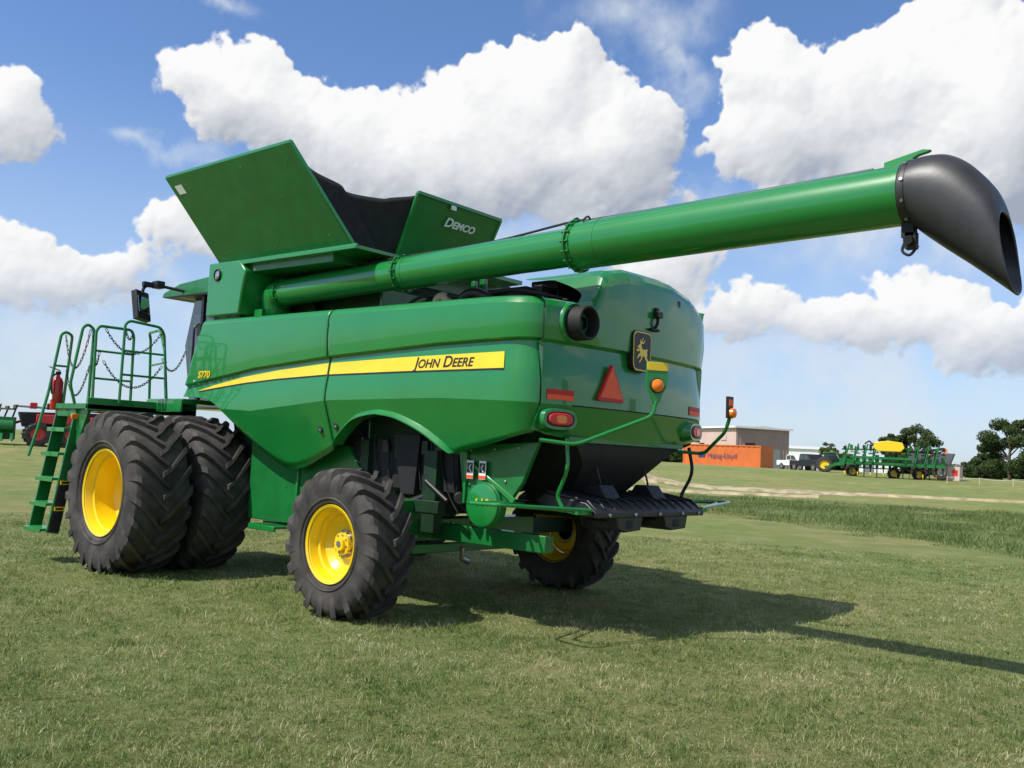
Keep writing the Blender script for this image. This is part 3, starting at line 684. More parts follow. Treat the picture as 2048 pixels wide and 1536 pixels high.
# ================================================================== GROUND
def gh(x,y):
    d=np.hypot(x,y); t=np.clip((d-20)/60,0,1); h=1.40*t*t*(3-2*t)
    h=h+.55*np.exp(-(((x-21.8)/2.5)**2+((y+33.6)/2.5)**2))
    h=h+.06*np.sin(x*.21+1)*np.sin(y*.17)*np.clip((d-14)/20,0,1)
    return h
rs=[0,2,4,6,8,10,12,14,16,18]+list(np.arange(20,90,1.5))+[92,100,112,130,160,200,260,350,500,800,1500,3000,6000]
na=240; vs=[];fs=[]
for r in rs[1:]:
    for k in range(na):
        a=2*math.pi*k/na; x,y=r*math.cos(a),r*math.sin(a); vs.append((x,y,float(gh(x,y))))
vs.append((0,0,0)); c0=len(vs)-1
for k in range(na): fs.append((c0,k,(k+1)%na))
for i in range(len(rs)-2):
    for k in range(na): k2=(k+1)%na; fs.append((i*na+k,(i+1)*na+k,(i+1)*na+k2,i*na+k2))
me=bpy.data.meshes.new('ground'); me.from_pydata(vs,[],fs); me.polygons.foreach_set('use_smooth',[True]*len(fs)); me.update()
g=bpy.data.objects.new('ground',me); COL.objects.link(g); g['kind']='structure'; g['label']='mown green lawn with dry patches rising gently to a field'; g['category']='ground'
m,nt,bs=newmat('lawn'); L=nt.links; bs.inputs['Roughness'].default_value=.9; bs.inputs['Specular IOR Level'].default_value=.15
tc=nt.nodes.new('ShaderNodeTexCoord')
def noise(sc,det=6,ro=.6,vec=None):
    n=nt.nodes.new('ShaderNodeTexNoise'); n.inputs['Scale'].default_value=sc; n.inputs['Detail'].default_value=det; n.inputs['Roughness'].default_value=ro
    L.new(vec or tc.outputs['Object'],n.inputs['Vector']); return n.outputs['Fac']
def ramp(f,stops):
    r=nt.nodes.new('ShaderNodeValToRGB'); L.new(f,r.inputs[0])
    while len(r.color_ramp.elements)<len(stops): r.color_ramp.elements.new(.5)
    for e,(p,c) in zip(r.color_ramp.elements,stops): e.position=p; e.color=(*c,1)
    return r.outputs[0]
def mix(f,a,b2,mode='MIX'):
    x=nt.nodes.new('ShaderNodeMix'); x.data_type='RGBA'; x.blend_type=mode
    if isinstance(f,float): x.inputs[0].default_value=f
    else: L.new(f,x.inputs[0])
    L.new(a,x.inputs[6]); L.new(b2,x.inputs[7]); return x.outputs[2]
fine=ramp(noise(20,10,.80),[(.34,(.045,.072,.018)),(.5,(.19,.21,.066)),(.63,(.43,.40,.20))])
mid=ramp(noise(.9,9,.75),[(.38,(.12,.17,.047)),(.52,(.21,.225,.078)),(.64,(.37,.33,.17))])
base=mix(.5,fine,mid)
big=ramp(noise(.13,4,.6),[(.4,(.88,1.0,.85)),(.62,(1.18,1.08,1.10))])
base=mix(1.0,base,big,'MULTIPLY')
L.new(base,bs.inputs['Base Color'])
bp=nt.nodes.new('ShaderNodeBump'); bp.inputs['Strength'].default_value=.9; bp.inputs['Distance'].default_value=.05; L.new(noise(22,9,.8),bp.inputs['Height']); L.new(bp.outputs[0],bs.inputs['Normal'])
me.materials.append(m)
def blademat(name,stops):
    m=bpy.data.materials.new(name); m.use_nodes=True; nt=m.node_tree; b=nt.nodes['Principled BSDF']
    at=nt.nodes.new('ShaderNodeAttribute'); at.attribute_name='tint'
    r=nt.nodes.new('ShaderNodeValToRGB'); nt.links.new(at.outputs['Fac'],r.inputs[0])
    while len(r.color_ramp.elements)<len(stops): r.color_ramp.elements.new(.5)
    for e,(p,c) in zip(r.color_ramp.elements,stops): e.position=p; e.color=(*c,1)
    nt.links.new(r.outputs[0],b.inputs['Base Color']); b.inputs['Roughness'].default_value=.55; b.inputs['Specular IOR Level'].default_value=.3
    tr=nt.nodes.new('ShaderNodeBsdfTranslucent'); nt.links.new(r.outputs[0],tr.inputs[0]); mx=nt.nodes.new('ShaderNodeMixShader'); mx.inputs[0].default_value=.3
    nt.links.new(b.outputs[0],mx.inputs[1]); nt.links.new(tr.outputs[0],mx.inputs[2]); nt.links.new(mx.outputs[0],nt.nodes['Material Output'].inputs[0]); return m
def patchf(X,Y,f0,f1,k=16):
    p=np.zeros(len(X))
    for i in range(k):
        f=rng.uniform(f0,f1); th=rng.uniform(0,6.28); p+=np.sin(f*(X*np.cos(th)+Y*np.sin(th))+rng.uniform(0,6.28))/k**.5
    return p
def blades(name,X,Y,h,w,T,mt,lean,label,cat):
    n=len(X); Z=gh(X,Y); a=rng.uniform(0,2*math.pi,n); la=rng.uniform(0,2*math.pi,n); le=rng.uniform(.1,1,n)*lean*h
    dx,dy=np.cos(a)*w/2,np.sin(a)*w/2
    V=np.zeros((n,5,3)); lx,ly=np.cos(la)*le,np.sin(la)*le
    V[:,0]=np.stack([X-dx,Y-dy,Z-.003],1); V[:,1]=np.stack([X+dx,Y+dy,Z-.003],1)
    V[:,2]=np.stack([X+dx*.8+lx*.35,Y+dy*.8+ly*.35,Z+h*.55],1); V[:,3]=np.stack([X-dx*.8+lx*.35,Y-dy*.8+ly*.35,Z+h*.55],1)
    V[:,4]=np.stack([X+lx,Y+ly,Z+h*.92],1)
    me=bpy.data.meshes.new(name); me.vertices.add(n*5); me.vertices.foreach_set('co',V.ravel())
    i0=(np.arange(n)*5)[:,None]; lo=np.concatenate([i0+np.array([[0,1,2,3]]),i0+np.array([[3,2,4]])],1).ravel()
    me.loops.add(n*7); me.loops.foreach_set('vertex_index',lo.astype(np.int32))
    me.polygons.add(n*2); st=(np.arange(n)*7)[:,None]+np.array([[0,4]]); me.polygons.foreach_set('loop_start',st.ravel().astype(np.int32))
    me.update(calc_edges=True)
    at=me.attributes.new('tint','FLOAT','POINT')
    at.data.foreach_set('value',np.repeat(np.clip(T,0,1),5).astype(np.float32))
    me.materials.append(mt); o=bpy.data.objects.new(name,me); COL.objects.link(o); o['kind']='stuff'; o['label']=label; o['category']=cat; return o
GB=blademat('grass_blade',[(0,(.045,.088,.020)),(.28,(.12,.195,.045)),(.52,(.235,.29,.085)),(.72,(.43,.40,.20)),(1,(.74,.65,.42))])
nt_=38000; az=-.8354+rng.uniform(-.66,.66,nt_); r=3.6+rng.random(nt_)**1.15*16.5
TX=-7.11+r*np.cos(az); TY=7.4962+r*np.sin(az); thh=rng.uniform(.4,1.8,nt_)**1.25; ttn=rng.beta(2,2.4,nt_)
k_=9; X=np.repeat(TX,k_)+rng.normal(0,1,nt_*k_)*np.repeat(.012+.0022*r,k_); Y=np.repeat(TY,k_)+rng.normal(0,1,nt_*k_)*np.repeat(.012+.0022*r,k_)
h=rng.uniform(.014,.034,nt_*k_)*np.repeat(thh,k_); w=rng.uniform(.0028,.0055,nt_*k_)*(.7+np.repeat(r,k_)*.055); T=.75*np.repeat(ttn,k_)+.25*rng.random(nt_*k_)
n=150000; az=-.8354+rng.uniform(-.66,.66,n); r=3.6+rng.random(n)**1.15*16.5
X=np.concatenate([X,-7.11+r*np.cos(az)]); Y=np.concatenate([Y,7.4962+r*np.sin(az)]); h=np.concatenate([h,rng.uniform(.006,.018,n)]); w=np.concatenate([w,rng.uniform(.003,.006,n)*(.7+r*.055)]); T=np.concatenate([T,rng.beta(2.6,2.0,n)])
T=T*.92+.05+.09*patchf(X,Y,.6,4)+.07*patchf(X,Y,5,22)
h=h*(1+.32*np.clip(patchf(X,Y,2,9),-1.5,1.5))
blades('lawn_grass',X,Y,h,w,T,GB,1.7,'short mown grass blades mixed with dry clippings','grass')
# low clover leaves dotted through the near lawn
n=5200; az=-.8354+rng.uniform(-.62,.62,n); r=3.8+rng.random(n)**1.3*5.5; cx_=-7.11+r*np.cos(az); cy_=7.4962+r*np.sin(az)
keepc=patchf(cx_,cy_,1.5,5)>.25; cx_,cy_=cx_[keepc],cy_[keepc]; VV=[];FF=[];TT=[]
for a_,b_ in zip(cx_,cy_):
    zz=float(gh(a_,b_))+rng.uniform(.012,.026); rr0=rng.uniform(0,6.28); s0=rng.uniform(.006,.011); tt=rng.uniform(.05,.45)
    for j in range(3):
        an=rr0+j*2.094; ux,uy=math.cos(an),math.sin(an); o0=len(VV)
        VV+=[(a_,b_,zz),(a_+ux*s0-uy*s0*.7,b_+uy*s0+ux*s0*.7,zz+.003),(a_+ux*s0*1.7,b_+uy*s0*1.7,zz+.001),(a_+ux*s0+uy*s0*.7,b_+uy*s0-ux*s0*.7,zz+.003)]; FF.append((o0,o0+1,o0+2,o0+3)); TT+=[tt]*4
me=bpy.data.meshes.new('clover'); me.from_pydata(VV,[],FF); at=me.attributes.new('tint','FLOAT','POINT'); at.data.foreach_set('value',np.array(TT,np.float32)); me.materials.append(GB)
o=bpy.data.objects.new('clover',me); COL.objects.link(o); o['kind']='stuff'; o['label']='small clover leaves growing through the mown lawn'; o['category']='clover'
FB=blademat('field_grass_blade',[(0,(.070,.11,.030)),(.4,(.14,.20,.055)),(.75,(.23,.28,.10)),(1,(.44,.42,.24))])
n=250000
x=rng.uniform(-14,20,n); y=rng.uniform(-36,-9,n)
nrmv=np.array([-4.72,-8.98]); nrmv=nrmv/np.hypot(*nrmv)
sd=(x+1.98)*nrmv[0]+(y+14.08)*nrmv[1]+.5*np.sin(x*2.1)*np.sin(y*1.7)+.3*np.sin(y*3.3+x)
keep=(sd>0)&(np.hypot(x,y)<33)
x,y,sd=x[keep],y[keep],sd[keep]; hh=rng.uniform(.04,.17,len(x))*np.clip(.35+sd*.35,0,1)*(1+.5*np.clip(patchf(x,y,.8,3),-1.5,1.5)); ww=rng.uniform(.010,.022,len(x))
blades('field_grass',x,y,hh,ww,rng.beta(2,2.4,len(x))*.8+.08+.16*patchf(x,y,.5,3),FB,1.0,'taller uncut rough grass bordering the mown lawn','grass')
PD=mat('bare_earth',(.24,.20,.10),.95,col2=(.48,.39,.25),scale=1.6,bump=.6,bscale=8)
def ribbon(name,pts,wid,label):
    P=catmull([(a,b2,0) for a,b2 in pts],14); G=[]
    for i,p in enumerate(P):
        q=P[min(i+1,len(P)-1)]-P[max(i-1,0)]; n=Vector((-q.y,q.x,0)).normalized(); k=i/(len(P)-1)
        w0=lerp(wid,k)*(1+.30*math.sin(i*.9)+.25*math.sin(i*2.1+1)); w1=lerp(wid,k)*(1+.30*math.sin(i*1.1+2)+.25*math.sin(i*2.7))
        row=[]
        for j in range(9):
            t=j/8; o=p+n*(-w0+(w0+w1)*t); row.append((o.x,o.y,float(gh(o.x,o.y))+(.10*math.sin(math.pi*t)+.02 if 0<j<8 else -.02)))
        G.append(row)
    b=MB(); b.grid(G,PD); o=b.obj(name,ang=60); o['kind']='structure'; o['label']=label; o['category']='path'
ribbon('dirt_path',[(27,-29.5),(22,-32.8),(19.5,-34.6),(16.5,-36.3),(13.5,-37.8),(10.5,-39.8),(6,-42.5),(0,-46)],[(0,.9),(.15,1.9),(.3,1.1),(.5,1.1),(.6,1.2),(.7,.35),(.85,.12),(1,.05)],'bare tan earth track crossing the grass')
ribbon('dirt_path',[(23,-27.0),(18.5,-30.2),(15,-32.6),(11.5,-34.6)],[(0,.3),(.5,.7),(1,.1)],'bare tan earth patch in the grass')
# ================================================================== BACKGROUND
def ph(x,y): return float(gh(x,y))
WT=mat('tan_metal_siding',(.62,.45,.39),.6,var=.06,scale=.6); WB=mat('brown_metal_siding',(.34,.24,.21),.6,var=.08,scale=.6); RF=mat('pale_roof',(.62,.60,.58),.5,var=.05)
def walls(name,P0,u,lu,v,lv,z0,z1,label,cat,mu,mv,roof,ridge=.5,openings=()):
    u=Vector((*u,0)).normalized(); v=Vector((*v,0)).normalized(); H=Vector((0,0,z1-z0))
    root=top(name,label,cat,(P0[0],P0[1],z0))
    q=MB(); O=Vector((0,0,0))
    def wall(a,d,l,m,n):
        k=max(4,int(l/.5)); vs=[]
        for i in range(k*2+1):
            p=a+d*(l*i/(2*k))+n*(.05 if i%2 else 0); vs+= [p,p+H]
        q.add(vs,[(2*i,2*i+2,2*i+3,2*i+1) for i in range(2*k)],m)
    wall(O,u,lu,mu,-v); wall(O,v,lv,mv,-u); wall(O+u*lu,v,lv,mv,u); wall(O+v*lv,u,lu,mu,v)
    q.obj('wall',root,ang=10)
    q=MB(); e=.35
    A=O-u*e-v*e+H; B_=O+u*(lu+e)-v*e+H; Cc=O+u*(lu+e)+v*(lv+e)+H; D=O-u*e+v*(lv+e)+H; R1=(A+D)/2+Vector((0,0,ridge)); R2=(B_+Cc)/2+Vector((0,0,ridge))
    q.add([A,B_,Cc,D,R1,R2],[(0,1,5,4),(2,3,4,5),(0,4,3),(1,2,5),(0,3,2,1)],roof); q.bar(A,B_,.2,.25,WHT); q.bar(A,D,.2,.25,WHT); q.obj('roof',root)
    for nm,wl,s,w,zb,h,m in openings:
        q=MB(); d=u if wl=='u' else v; n=-v if wl=='u' else -u
        p=d*s+n*.09+Vector((0,0,zb+h/2)); q.bar(p-d*w/2,p+d*w/2,.08,h,m); q.obj(nm,root)
    return root
walls('warehouse',(55.1,-106.7),(10.4,-6),12.5,(-6,-10.4),8.3,1.3,6.7,'low tan and brown metal clad warehouse behind shipping container','building',WT,WB,RF,.3,
   [('door','v',5.8,2.2,0,2.6,GREY),('window','v',2.2,1.4,2.6,.7,BLK),('window','u',3,1.4,3.6,.6,WT),('window','u',9,1.2,2.6,.6,BLK)])
walls('white_shed',(80,-194.5),(10,4),11,(4,-10),9,1.3,6.0,'long low white metal shed in the distance','building',WHT,WHT,RF,.6,[('window','u',2,1.2,1.8,1,BLK),('window','u',5.5,1.2,1.8,1,BLK),('door','u',8.5,2,0,3,GREY)])
walls('white_shed',(63,-190),(10,4),9,(4,-10),9,1.3,4.6,'long low white metal shed in the distance','building',WHT,WHT,RF,.4,[('window','u',2,1.2,1.8,1,BLK),('door','u',6,2,0,2.4,GREY)])
OR=mat('orange_container',(.62,.15,.03),.5,var=.08,scale=.8)
A=Vector((45.3,-94.8,1.36)); Bv=Vector((57.1,-96.9,1.36)); d=(Bv-A).normalized(); nv=Vector((d.y,-d.x,0)); 
if nv.y>0: nv=-nv
root=top('shipping_container','long orange corrugated shipping container standing beside the warehouse','container',tuple(A))
q=MB(); Lc=12.0; k=60; vs=[]
for i in range(k+1):
    p=d*(Lc*i/k)-nv*(.06 if (i//2)%2 else 0); vs+= [p+Vector((0,0,.12)),p+Vector((0,0,2.55))]
q.add(vs,[(2*i,2*i+2,2*i+3,2*i+1) for i in range(k)],OR)
q.add([Vector((0,0,0)),nv*2.4,nv*2.4+Vector((0,0,2.6)),Vector((0,0,2.6))],[(0,1,2,3)],OR); q.add([d*Lc,d*Lc+nv*2.4,d*Lc+nv*2.4+Vector((0,0,2.6)),d*Lc+Vector((0,0,2.6))],[(0,1,2,3)],OR)
q.add([Vector((0,0,2.6)),d*Lc+Vector((0,0,2.6)),d*Lc+nv*2.4+Vector((0,0,2.6)),nv*2.4+Vector((0,0,2.6))],[(0,1,2,3)],OR)
for z in(.08,2.55): q.bar(Vector((0,0,z))-nv*.05,d*Lc+Vector((0,0,z))-nv*.05,.14,.14,OR)
for s in(0.05,Lc-.05): q.bar(d*s+Vector((0,0,.0))-nv*.05,d*s+Vector((0,0,2.6))-nv*.05,.14,.14,OR)
q.obj('container_body',root)
NAVY=mat('navy_lettering',(.03,.05,.16),.5,var=.05)
text('container_lettering','Hapag-Lloyd',.90,NAVY,face(d*8.0-nv*.14+Vector((0,0,1.0)),-d,(0,0,1)),root,bold=-.005)
q=MB(); o_=d*9.5-nv*.13+Vector((0,0,1.0))
q.add([o_,o_-d*.45,o_-d*.6+Vector((0,0,.7)),o_-d*.15+Vector((0,0,.7))],[(0,1,2,3)],NAVY); q.add([o_-d*.6,o_-d*1.05,o_-d*1.2+Vector((0,0,.7)),o_-d*.75+Vector((0,0,.7))],[(0,1,2,3)],NAVY); q.obj('container_logo',root,fix=False)
def pickup(loc,rot,m,label,sc=1):
    r=top('pickup_truck',label,'pickup truck',loc); r.rotation_euler=(0,0,rot); r.scale=(sc,sc,sc)
    q=MB(); q.prism([(-2.8,.5),(-2.8,1.15),(-1.0,1.15),(-.85,1.85),(-.5,1.92),(.6,1.9),(1.25,1.25),(2.6,1.12),(2.8,.9),(2.8,.5)],-.95,.95,m); q.obj('truck_body',r,bevel=.06)
    for s in(1,-1):
        q=MB(); q.prism([(-.85,1.25),(-.72,1.78),(-.1,1.82),(-.1,1.25)],s*.945,s*.965,GLASS); q.obj('side_window',r)
        q=MB(); q.prism([(-.02,1.25),(-.02,1.82),(.55,1.80),(1.05,1.25)],s*.945,s*.965,GLASS); q.obj('side_window',r)
    for x in(-1.8,1.75):
        for s in(1,-1):
            q=MB(); q.cyl((x,s*.75,.4),(x,s*.98,.4),.4,RUB,24); q.cyl((x,s*.98,.4),(x,s*.99,.4),.22,GREY,20); q.obj('wheel',r)
    return r
pickup((37.9,-88.6,ph(37.6,-86.6)),rad(155),WHT,'white pickup truck parked near the warehouse',.85)
pickup((34.6,-84.8,ph(33.9,-84.4)),rad(150),BLK,'black pickup truck parked near the warehouse',.9)
r=top('tractor','green tractor with yellow wheels parked beside a planter','tractor',(25.6,-69.6,ph(25.6,-69.6))); r.rotation_euler=(0,0,rad(200)); r.scale=(.8,.8,.72)
q=MB(); q.prism([(-.6,.8),(-.6,1.5),(.4,1.7),(2.4,1.55),(2.6,1.3),(2.6,.8)],-.45,.45,GREEN2); q.box((-.9,0,1.0),(.9,1.0,.7),GREEN2); q.obj('tractor_body',r,bevel=.05)
q=MB(); q.prism([(-1.2,1.3),(-1.1,2.2),(.1,2.2),(.4,1.6),(.3,1.3)],-.55,.55,GLASS); q.prism([(-1.3,2.2),(-1.2,2.32),(.2,2.32),(.3,2.2)],-.65,.65,GREEN2); q.obj('tractor_cab',r,bevel=.04)
def bgwheel(par,x,y,R,Wd,ym,nm='wheel'):
    q=MB(); q.lathe([(-Wd/2,R*.55),(-Wd/2,R*.9),(-Wd*.35,R),(Wd*.35,R),(Wd/2,R*.9),(Wd/2,R*.55)],(x,y,R),RUB,seg=28)
    for k in range(18):
        a=2*math.pi*k/18; q.box((x+R*math.cos(a),y,R+R*math.sin(a)),(.08,Wd*.95,.06),RUB,Matrix.Rotation(-a,3,'Y'))
    for s in(1,-1): q.lathe([(s*Wd*.48,R*.57),(s*Wd*.3,R*.5),(s*Wd*.25,R*.2),(s*Wd*.4,R*.18),(s*Wd*.4,.001)],(x,y,R),ym,seg=24)
    q.obj(nm,par)
for s in(1,-1): bgwheel(r,-1.0,s*.95,.85,.5,YEL); bgwheel(r,1.7,s*.85,.6,.4,YEL)
P=Vector((21.5,-61.8)); Q=Vector((15.4,-64.0)); dd=(Q-P).normalized()
r=top('planter','folded green row crop planter with yellow seed tank','planter',(P.x+.2,P.y,ph(P.x,P.y)-.1)); r.rotation_euler=(0,0,math.atan2(dd.y,dd.x)); r.scale=(1.08,1.08,1.12)
q=MB(); q.box((3.2,0,1.0),(6.6,.2,.2),GREEN2); q.box((3.2,.8,1.05),(6.2,.16,.18),GREEN2); q.box((2.6,-.5,1.4),(4.2,.15,.15),GREEN2)
q.bar((0,0,1.0),(-1.2,.1,.6),.15,.15,GREEN2)
for x in(.1,.7,1.3,1.9,4.0,4.6,5.2,5.8): q.bar((x,.8,1.05),(x+.1,.0,2.1),.08,.08,GREEN2); q.bar((x,-.2,1.0),(x+.3,.1,2.3),.07,.07,GREEN2)
q.bar((-.1,.4,1.9),(2.2,.4,1.95),.10,.10,GREEN2); q.bar((3.9,.4,1.9),(6.2,.4,1.85),.10,.10,BLKM); q.bar((.2,.9,.7),(6.0,.9,.72),.08,.08,BLKM)
q.obj('planter_frame',r)
for i in range(16):
    x=.1+.42*i; zz=.1*(i%2)
    q=MB(); q.box((x,.95,1.25+zz),(.26,.42,.5),GREEN2); q.box((x,.95,1.68+zz),(.28,.44,.06),YEL if i%4==1 else BLK); q.bar((x,.9,1.1),(x,1.2,.3),.08,.12,GREEN2 if i%2 else BLKM); q.lathe([(-.03,.001),(-.03,.2),(.03,.2),(.03,.001)],(x,1.15,.28),RUB if i%2 else YEL,axis='X',seg=18); q.cyl((x-.08,1.2,.85),(x+.08,1.2,.85),.13,RUB,14); q.cyl((x-.09,1.2,.85),(x+.09,1.2,.85),.06,YEL,12); q.bar((x,.9,1.7),(x+.05,.5,2.2),.04,.04,BLKM); q.box((x,.5,2.0+zz),(.2,.3,.25),GREEN2 if i%3 else BLK); q.obj('row_unit',r)
q=MB(); q.prism([(2.2,1.85),(1.95,2.1),(2.05,2.42),(2.9,2.55),(3.8,2.45),(3.95,2.1),(3.7,1.85)],-.55,.55,YEL); q.box((3,0,2.57),(.4,.4,.06),BLK); q.obj('seed_tank',r,bevel=.06)
q=MB(); q.cyl((1.7,.2,2.2),(2.15,.2,2.35),.1,BLK); q.tube(catmull([(1.4,.2,2.3),(1.7,.3,2.5),(2.1,.3,2.3),(4.6,.3,1.9),(5.8,.3,2.1)],6),.05,BLKM,8); q.bar((4.3,.2,1.0),(6.3,.2,2.0),.1,.1,BLKM); q.obj('air_hose',r)
for x in(.6,3.3,4.9): bgwheel(r,x,1.35,.42,.22,YEL)
r=top('grain_cart','grey and black implement with large tyres behind the planter','farm implement',(17.2,-67.4,ph(17.2,-67.4))); r.rotation_euler=(0,0,rad(195))
q=MB(); q.prism([(-1.4,.9),(-1.7,2.0),(1.7,2.0),(1.3,.9)],-.9,.9,mat('grey_implement',(.10,.10,.11),.6,var=.2)); q.obj('hopper',r,bevel=.04)
q=MB(); q.bar((-1.5,.5,1.9),(.9,.5,2.35),.2,.2,BLK); q.box((0,0,.8),(3.0,.2,.2),BLK); q.box((1.0,.6,2.2),(.3,.3,.3),AMB); q.obj('implement_frame',r)
for x in(-.7,.8):
    for s in(1,-1): bgwheel(r,x,s*1.0,.65,.4,GREY)
r=top('utility_box','beige box with hazard marking by the implement','equipment box',(15.0,-66.0,ph(15,-66))); q=MB(); q.box((0,0,.55),(.9,.7,1.1),WT); q.box((0,0,1.13),(1.0,.8,.06),GREY); q.obj('box_body',r,bevel=.03)
q=MB(); q.box((-.1,.36,.6),(.4,.03,.4),RED); q.obj('hazard_sign',r)
r=top('crop_header','green harvesting header standing on the grass','header',(49.4,-11.9,ph(49.3,-12.6)));r.rotation_euler=(0,0,rad(-112))
TAN=mat('faded_tan',(.30,.26,.17),.7,var=.2)
q=MB(); q.prism([(-3.5,.25),(-3.5,1.5),(1.3,1.5),(1.3,.25)],-.3,.3,GREEN2); q.cyl((-3.3,-.7,1.0),(1.2,-.7,1.0),.32,GREEN2,14)
for i in range(10): q.prism([(-.3,.9),(-1.1,.55),(-1.6,.15),(-.3,.2)],-3.4+i*.5,-3.25+i*.5,GREEN2,axis=0)
for i in range(12): q.bar((-3.3+.4*i,.1,1.5),(-3.1+.4*i,-.3,2.1+.1*(i%2)),.08,.08,BLKM); q.box((-3.2+.4*i,-.1,1.9+.1*(i%3)),(.22,.3,.22),TAN)
q.bar((-3.4,0,1.95),(1.2,0,1.95),.08,.1,TAN); q.obj('header_body',r,bevel=.02)
r=top('wheeled_implement','dark red and black wheeled implement on the grass','farm implement',(48.0,-14.7,ph(48.0,-14.7)));r.rotation_euler=(0,0,rad(-108)); r.scale=(1.25,1.2,1.15)
q=MB(); q.prism([(-1.2,.9),(-1.4,1.6),(2.6,1.75),(2.6,.9)],-.6,.6,BLKM); q.bar((-1.6,.3,1.9),(2.6,.3,1.8),.1,.1,GREY); q.bar((-1.2,.5,1.2),(-2.2,.3,.7),.12,.12,RED)
for s in(.72,-.72): q.box((.2,s,1.30),(1.8,.25,.45),RED); q.box((1.9,s,1.35),(.8,.22,.3),RED)
for i in range(5): q.box((-.8+.7*i,.3,1.95),(.3,.5,.3),BLK if i%2 else RED)
q.obj('implement_body',r,bevel=.03)
for x in(-.6,.8,2.0):
    for s in(1,-1): bgwheel(r,x,s*.8,.55,.45,RED)
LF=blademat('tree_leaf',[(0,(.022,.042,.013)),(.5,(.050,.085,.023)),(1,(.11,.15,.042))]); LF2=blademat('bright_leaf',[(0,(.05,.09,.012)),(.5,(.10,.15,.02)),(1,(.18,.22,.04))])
BARK=mat('bark',(.09,.07,.05),.9,var=.3,scale=8)
def tree(x,y,H,Rw,label,lm=LF,nleaf=9000,low=.25,seed=1,ls=.28):
    rg=np.random.default_rng(seed); z0=ph(x,y)-.1; root=top('tree',label,'tree',(x,y,z0))
    q=MB(); q.tube(catmull([(0,0,0),(.05,.03,H*.3),(-.05,.08,H*.6),(0,0,H*.85)],5),[H*.03*(1-.05*i) for i in range(16)],BARK,10)
    cl=[]
    for i in range(26):
        a=rg.uniform(0,2*math.pi); t=rg.uniform(low,1); rr=Rw*math.sqrt(max(.05,1-((t-.52)/.55)**2))*rg.uniform(.45,1)
        c=Vector((rr*math.cos(a),rr*math.sin(a),H*t*.95)); cl.append((c,rg.uniform(.18,.34)*Rw))
        if i<14: q.tube([(0,0,c.z*.6),tuple(c*.55+Vector((0,0,c.z*.35))),tuple(c)],[H*.012,H*.008,H*.003],BARK,6)
    q.obj('trunk',root)
    per=nleaf//len(cl); V=[];T=[]
    for c,s in cl:
        dv=rg.normal(size=(per,3)); dv/=np.linalg.norm(dv,axis=1)[:,None]; p=np.array(c)+dv*(rg.random(per)**.45)[:,None]*s*np.array([1.25,1.25,.85])
        u=rg.normal(size=(per,3)); u/=np.linalg.norm(u,axis=1)[:,None]; w=np.cross(u,rg.normal(size=(per,3))); w/=np.linalg.norm(w,axis=1)[:,None]
        sz=ls*rg.uniform(.5,1,per)[:,None]
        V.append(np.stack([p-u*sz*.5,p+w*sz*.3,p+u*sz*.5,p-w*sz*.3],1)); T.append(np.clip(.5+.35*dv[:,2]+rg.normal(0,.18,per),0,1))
    V=np.concatenate(V).reshape(-1,3); T=np.concatenate(T); nq=len(T)
    me=bpy.data.meshes.new('crown'); me.from_pydata(V.tolist(),[],[(4*i,4*i+1,4*i+2,4*i+3) for i in range(nq)]); at=me.attributes.new('tint','FLOAT','POINT'); at.data.foreach_set('value',np.repeat(T,4).astype(np.float32))
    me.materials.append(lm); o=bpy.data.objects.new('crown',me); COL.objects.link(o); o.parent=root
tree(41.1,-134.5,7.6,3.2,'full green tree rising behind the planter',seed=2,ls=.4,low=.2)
tree(44.6,-136,6.2,2.2,'smaller green tree behind the farm machines',seed=9,ls=.4)
tree(52.3,-130,4.4,1.5,'bright yellow green young tree beside white shed',LF2,4000,seed=3,ls=.3,low=.15)
tree(14.8,-79.9,5.4,2.5,'dense green tree at the edge of the field',seed=4,ls=.22,low=.05,nleaf=24000)
tree(11.2,-80.5,5.0,2.6,'dense green tree at the edge of the field',seed=5,ls=.22,low=.05,nleaf=20000)
tree(19.4,-92,2.6,1.6,'low rounded green bush beyond the field',seed=6,ls=.24,low=.05,nleaf=7000)
tree(22.0,-96,2.2,1.4,'low rounded green bush beyond the field',seed=8,ls=.24,low=.05,nleaf=6000)
rg=np.random.default_rng(11); n=26000
ang=rg.uniform(rad(-84),rad(-52),n); dist=rg.uniform(290,330,n)
X=-7+dist*np.cos(ang);Y=7+dist*np.sin(ang)
hm=3.2+1.6*np.sin(ang*37)+1.2*np.sin(ang*91+1)+.9*np.sin(ang*211)
Z=1.3+rg.random(n)**.8*np.clip(hm,.8,9)
u=rg.normal(size=(n,3));u/=np.linalg.norm(u,axis=1)[:,None];w=np.cross(u,rg.normal(size=(n,3)));w/=np.linalg.norm(w,axis=1)[:,None]
p=np.stack([X,Y,Z],1); V=np.stack([p-u,p+w*.8,p+u,p-w*.8],1).reshape(-1,3)
me=bpy.data.meshes.new('distant_wood'); me.from_pydata(V.tolist(),[],[(4*i,4*i+1,4*i+2,4*i+3) for i in range(n)]); at=me.attributes.new('tint','FLOAT','POINT'); at.data.foreach_set('value',np.repeat(np.clip((Z-1.3)/5+rg.normal(0,.15,n),0,1),4).astype(np.float32))
me.materials.append(LF); o=bpy.data.objects.new('distant_wood',me); COL.objects.link(o); o['kind']='stuff'; o['label']='far low line of dark green woodland'; o['category']='trees'
r=top('rope_fence','low post and rope fence along the field edge','fence',(13.5,-59.4,ph(13.5,-59.4))); q=MB(); pr=None
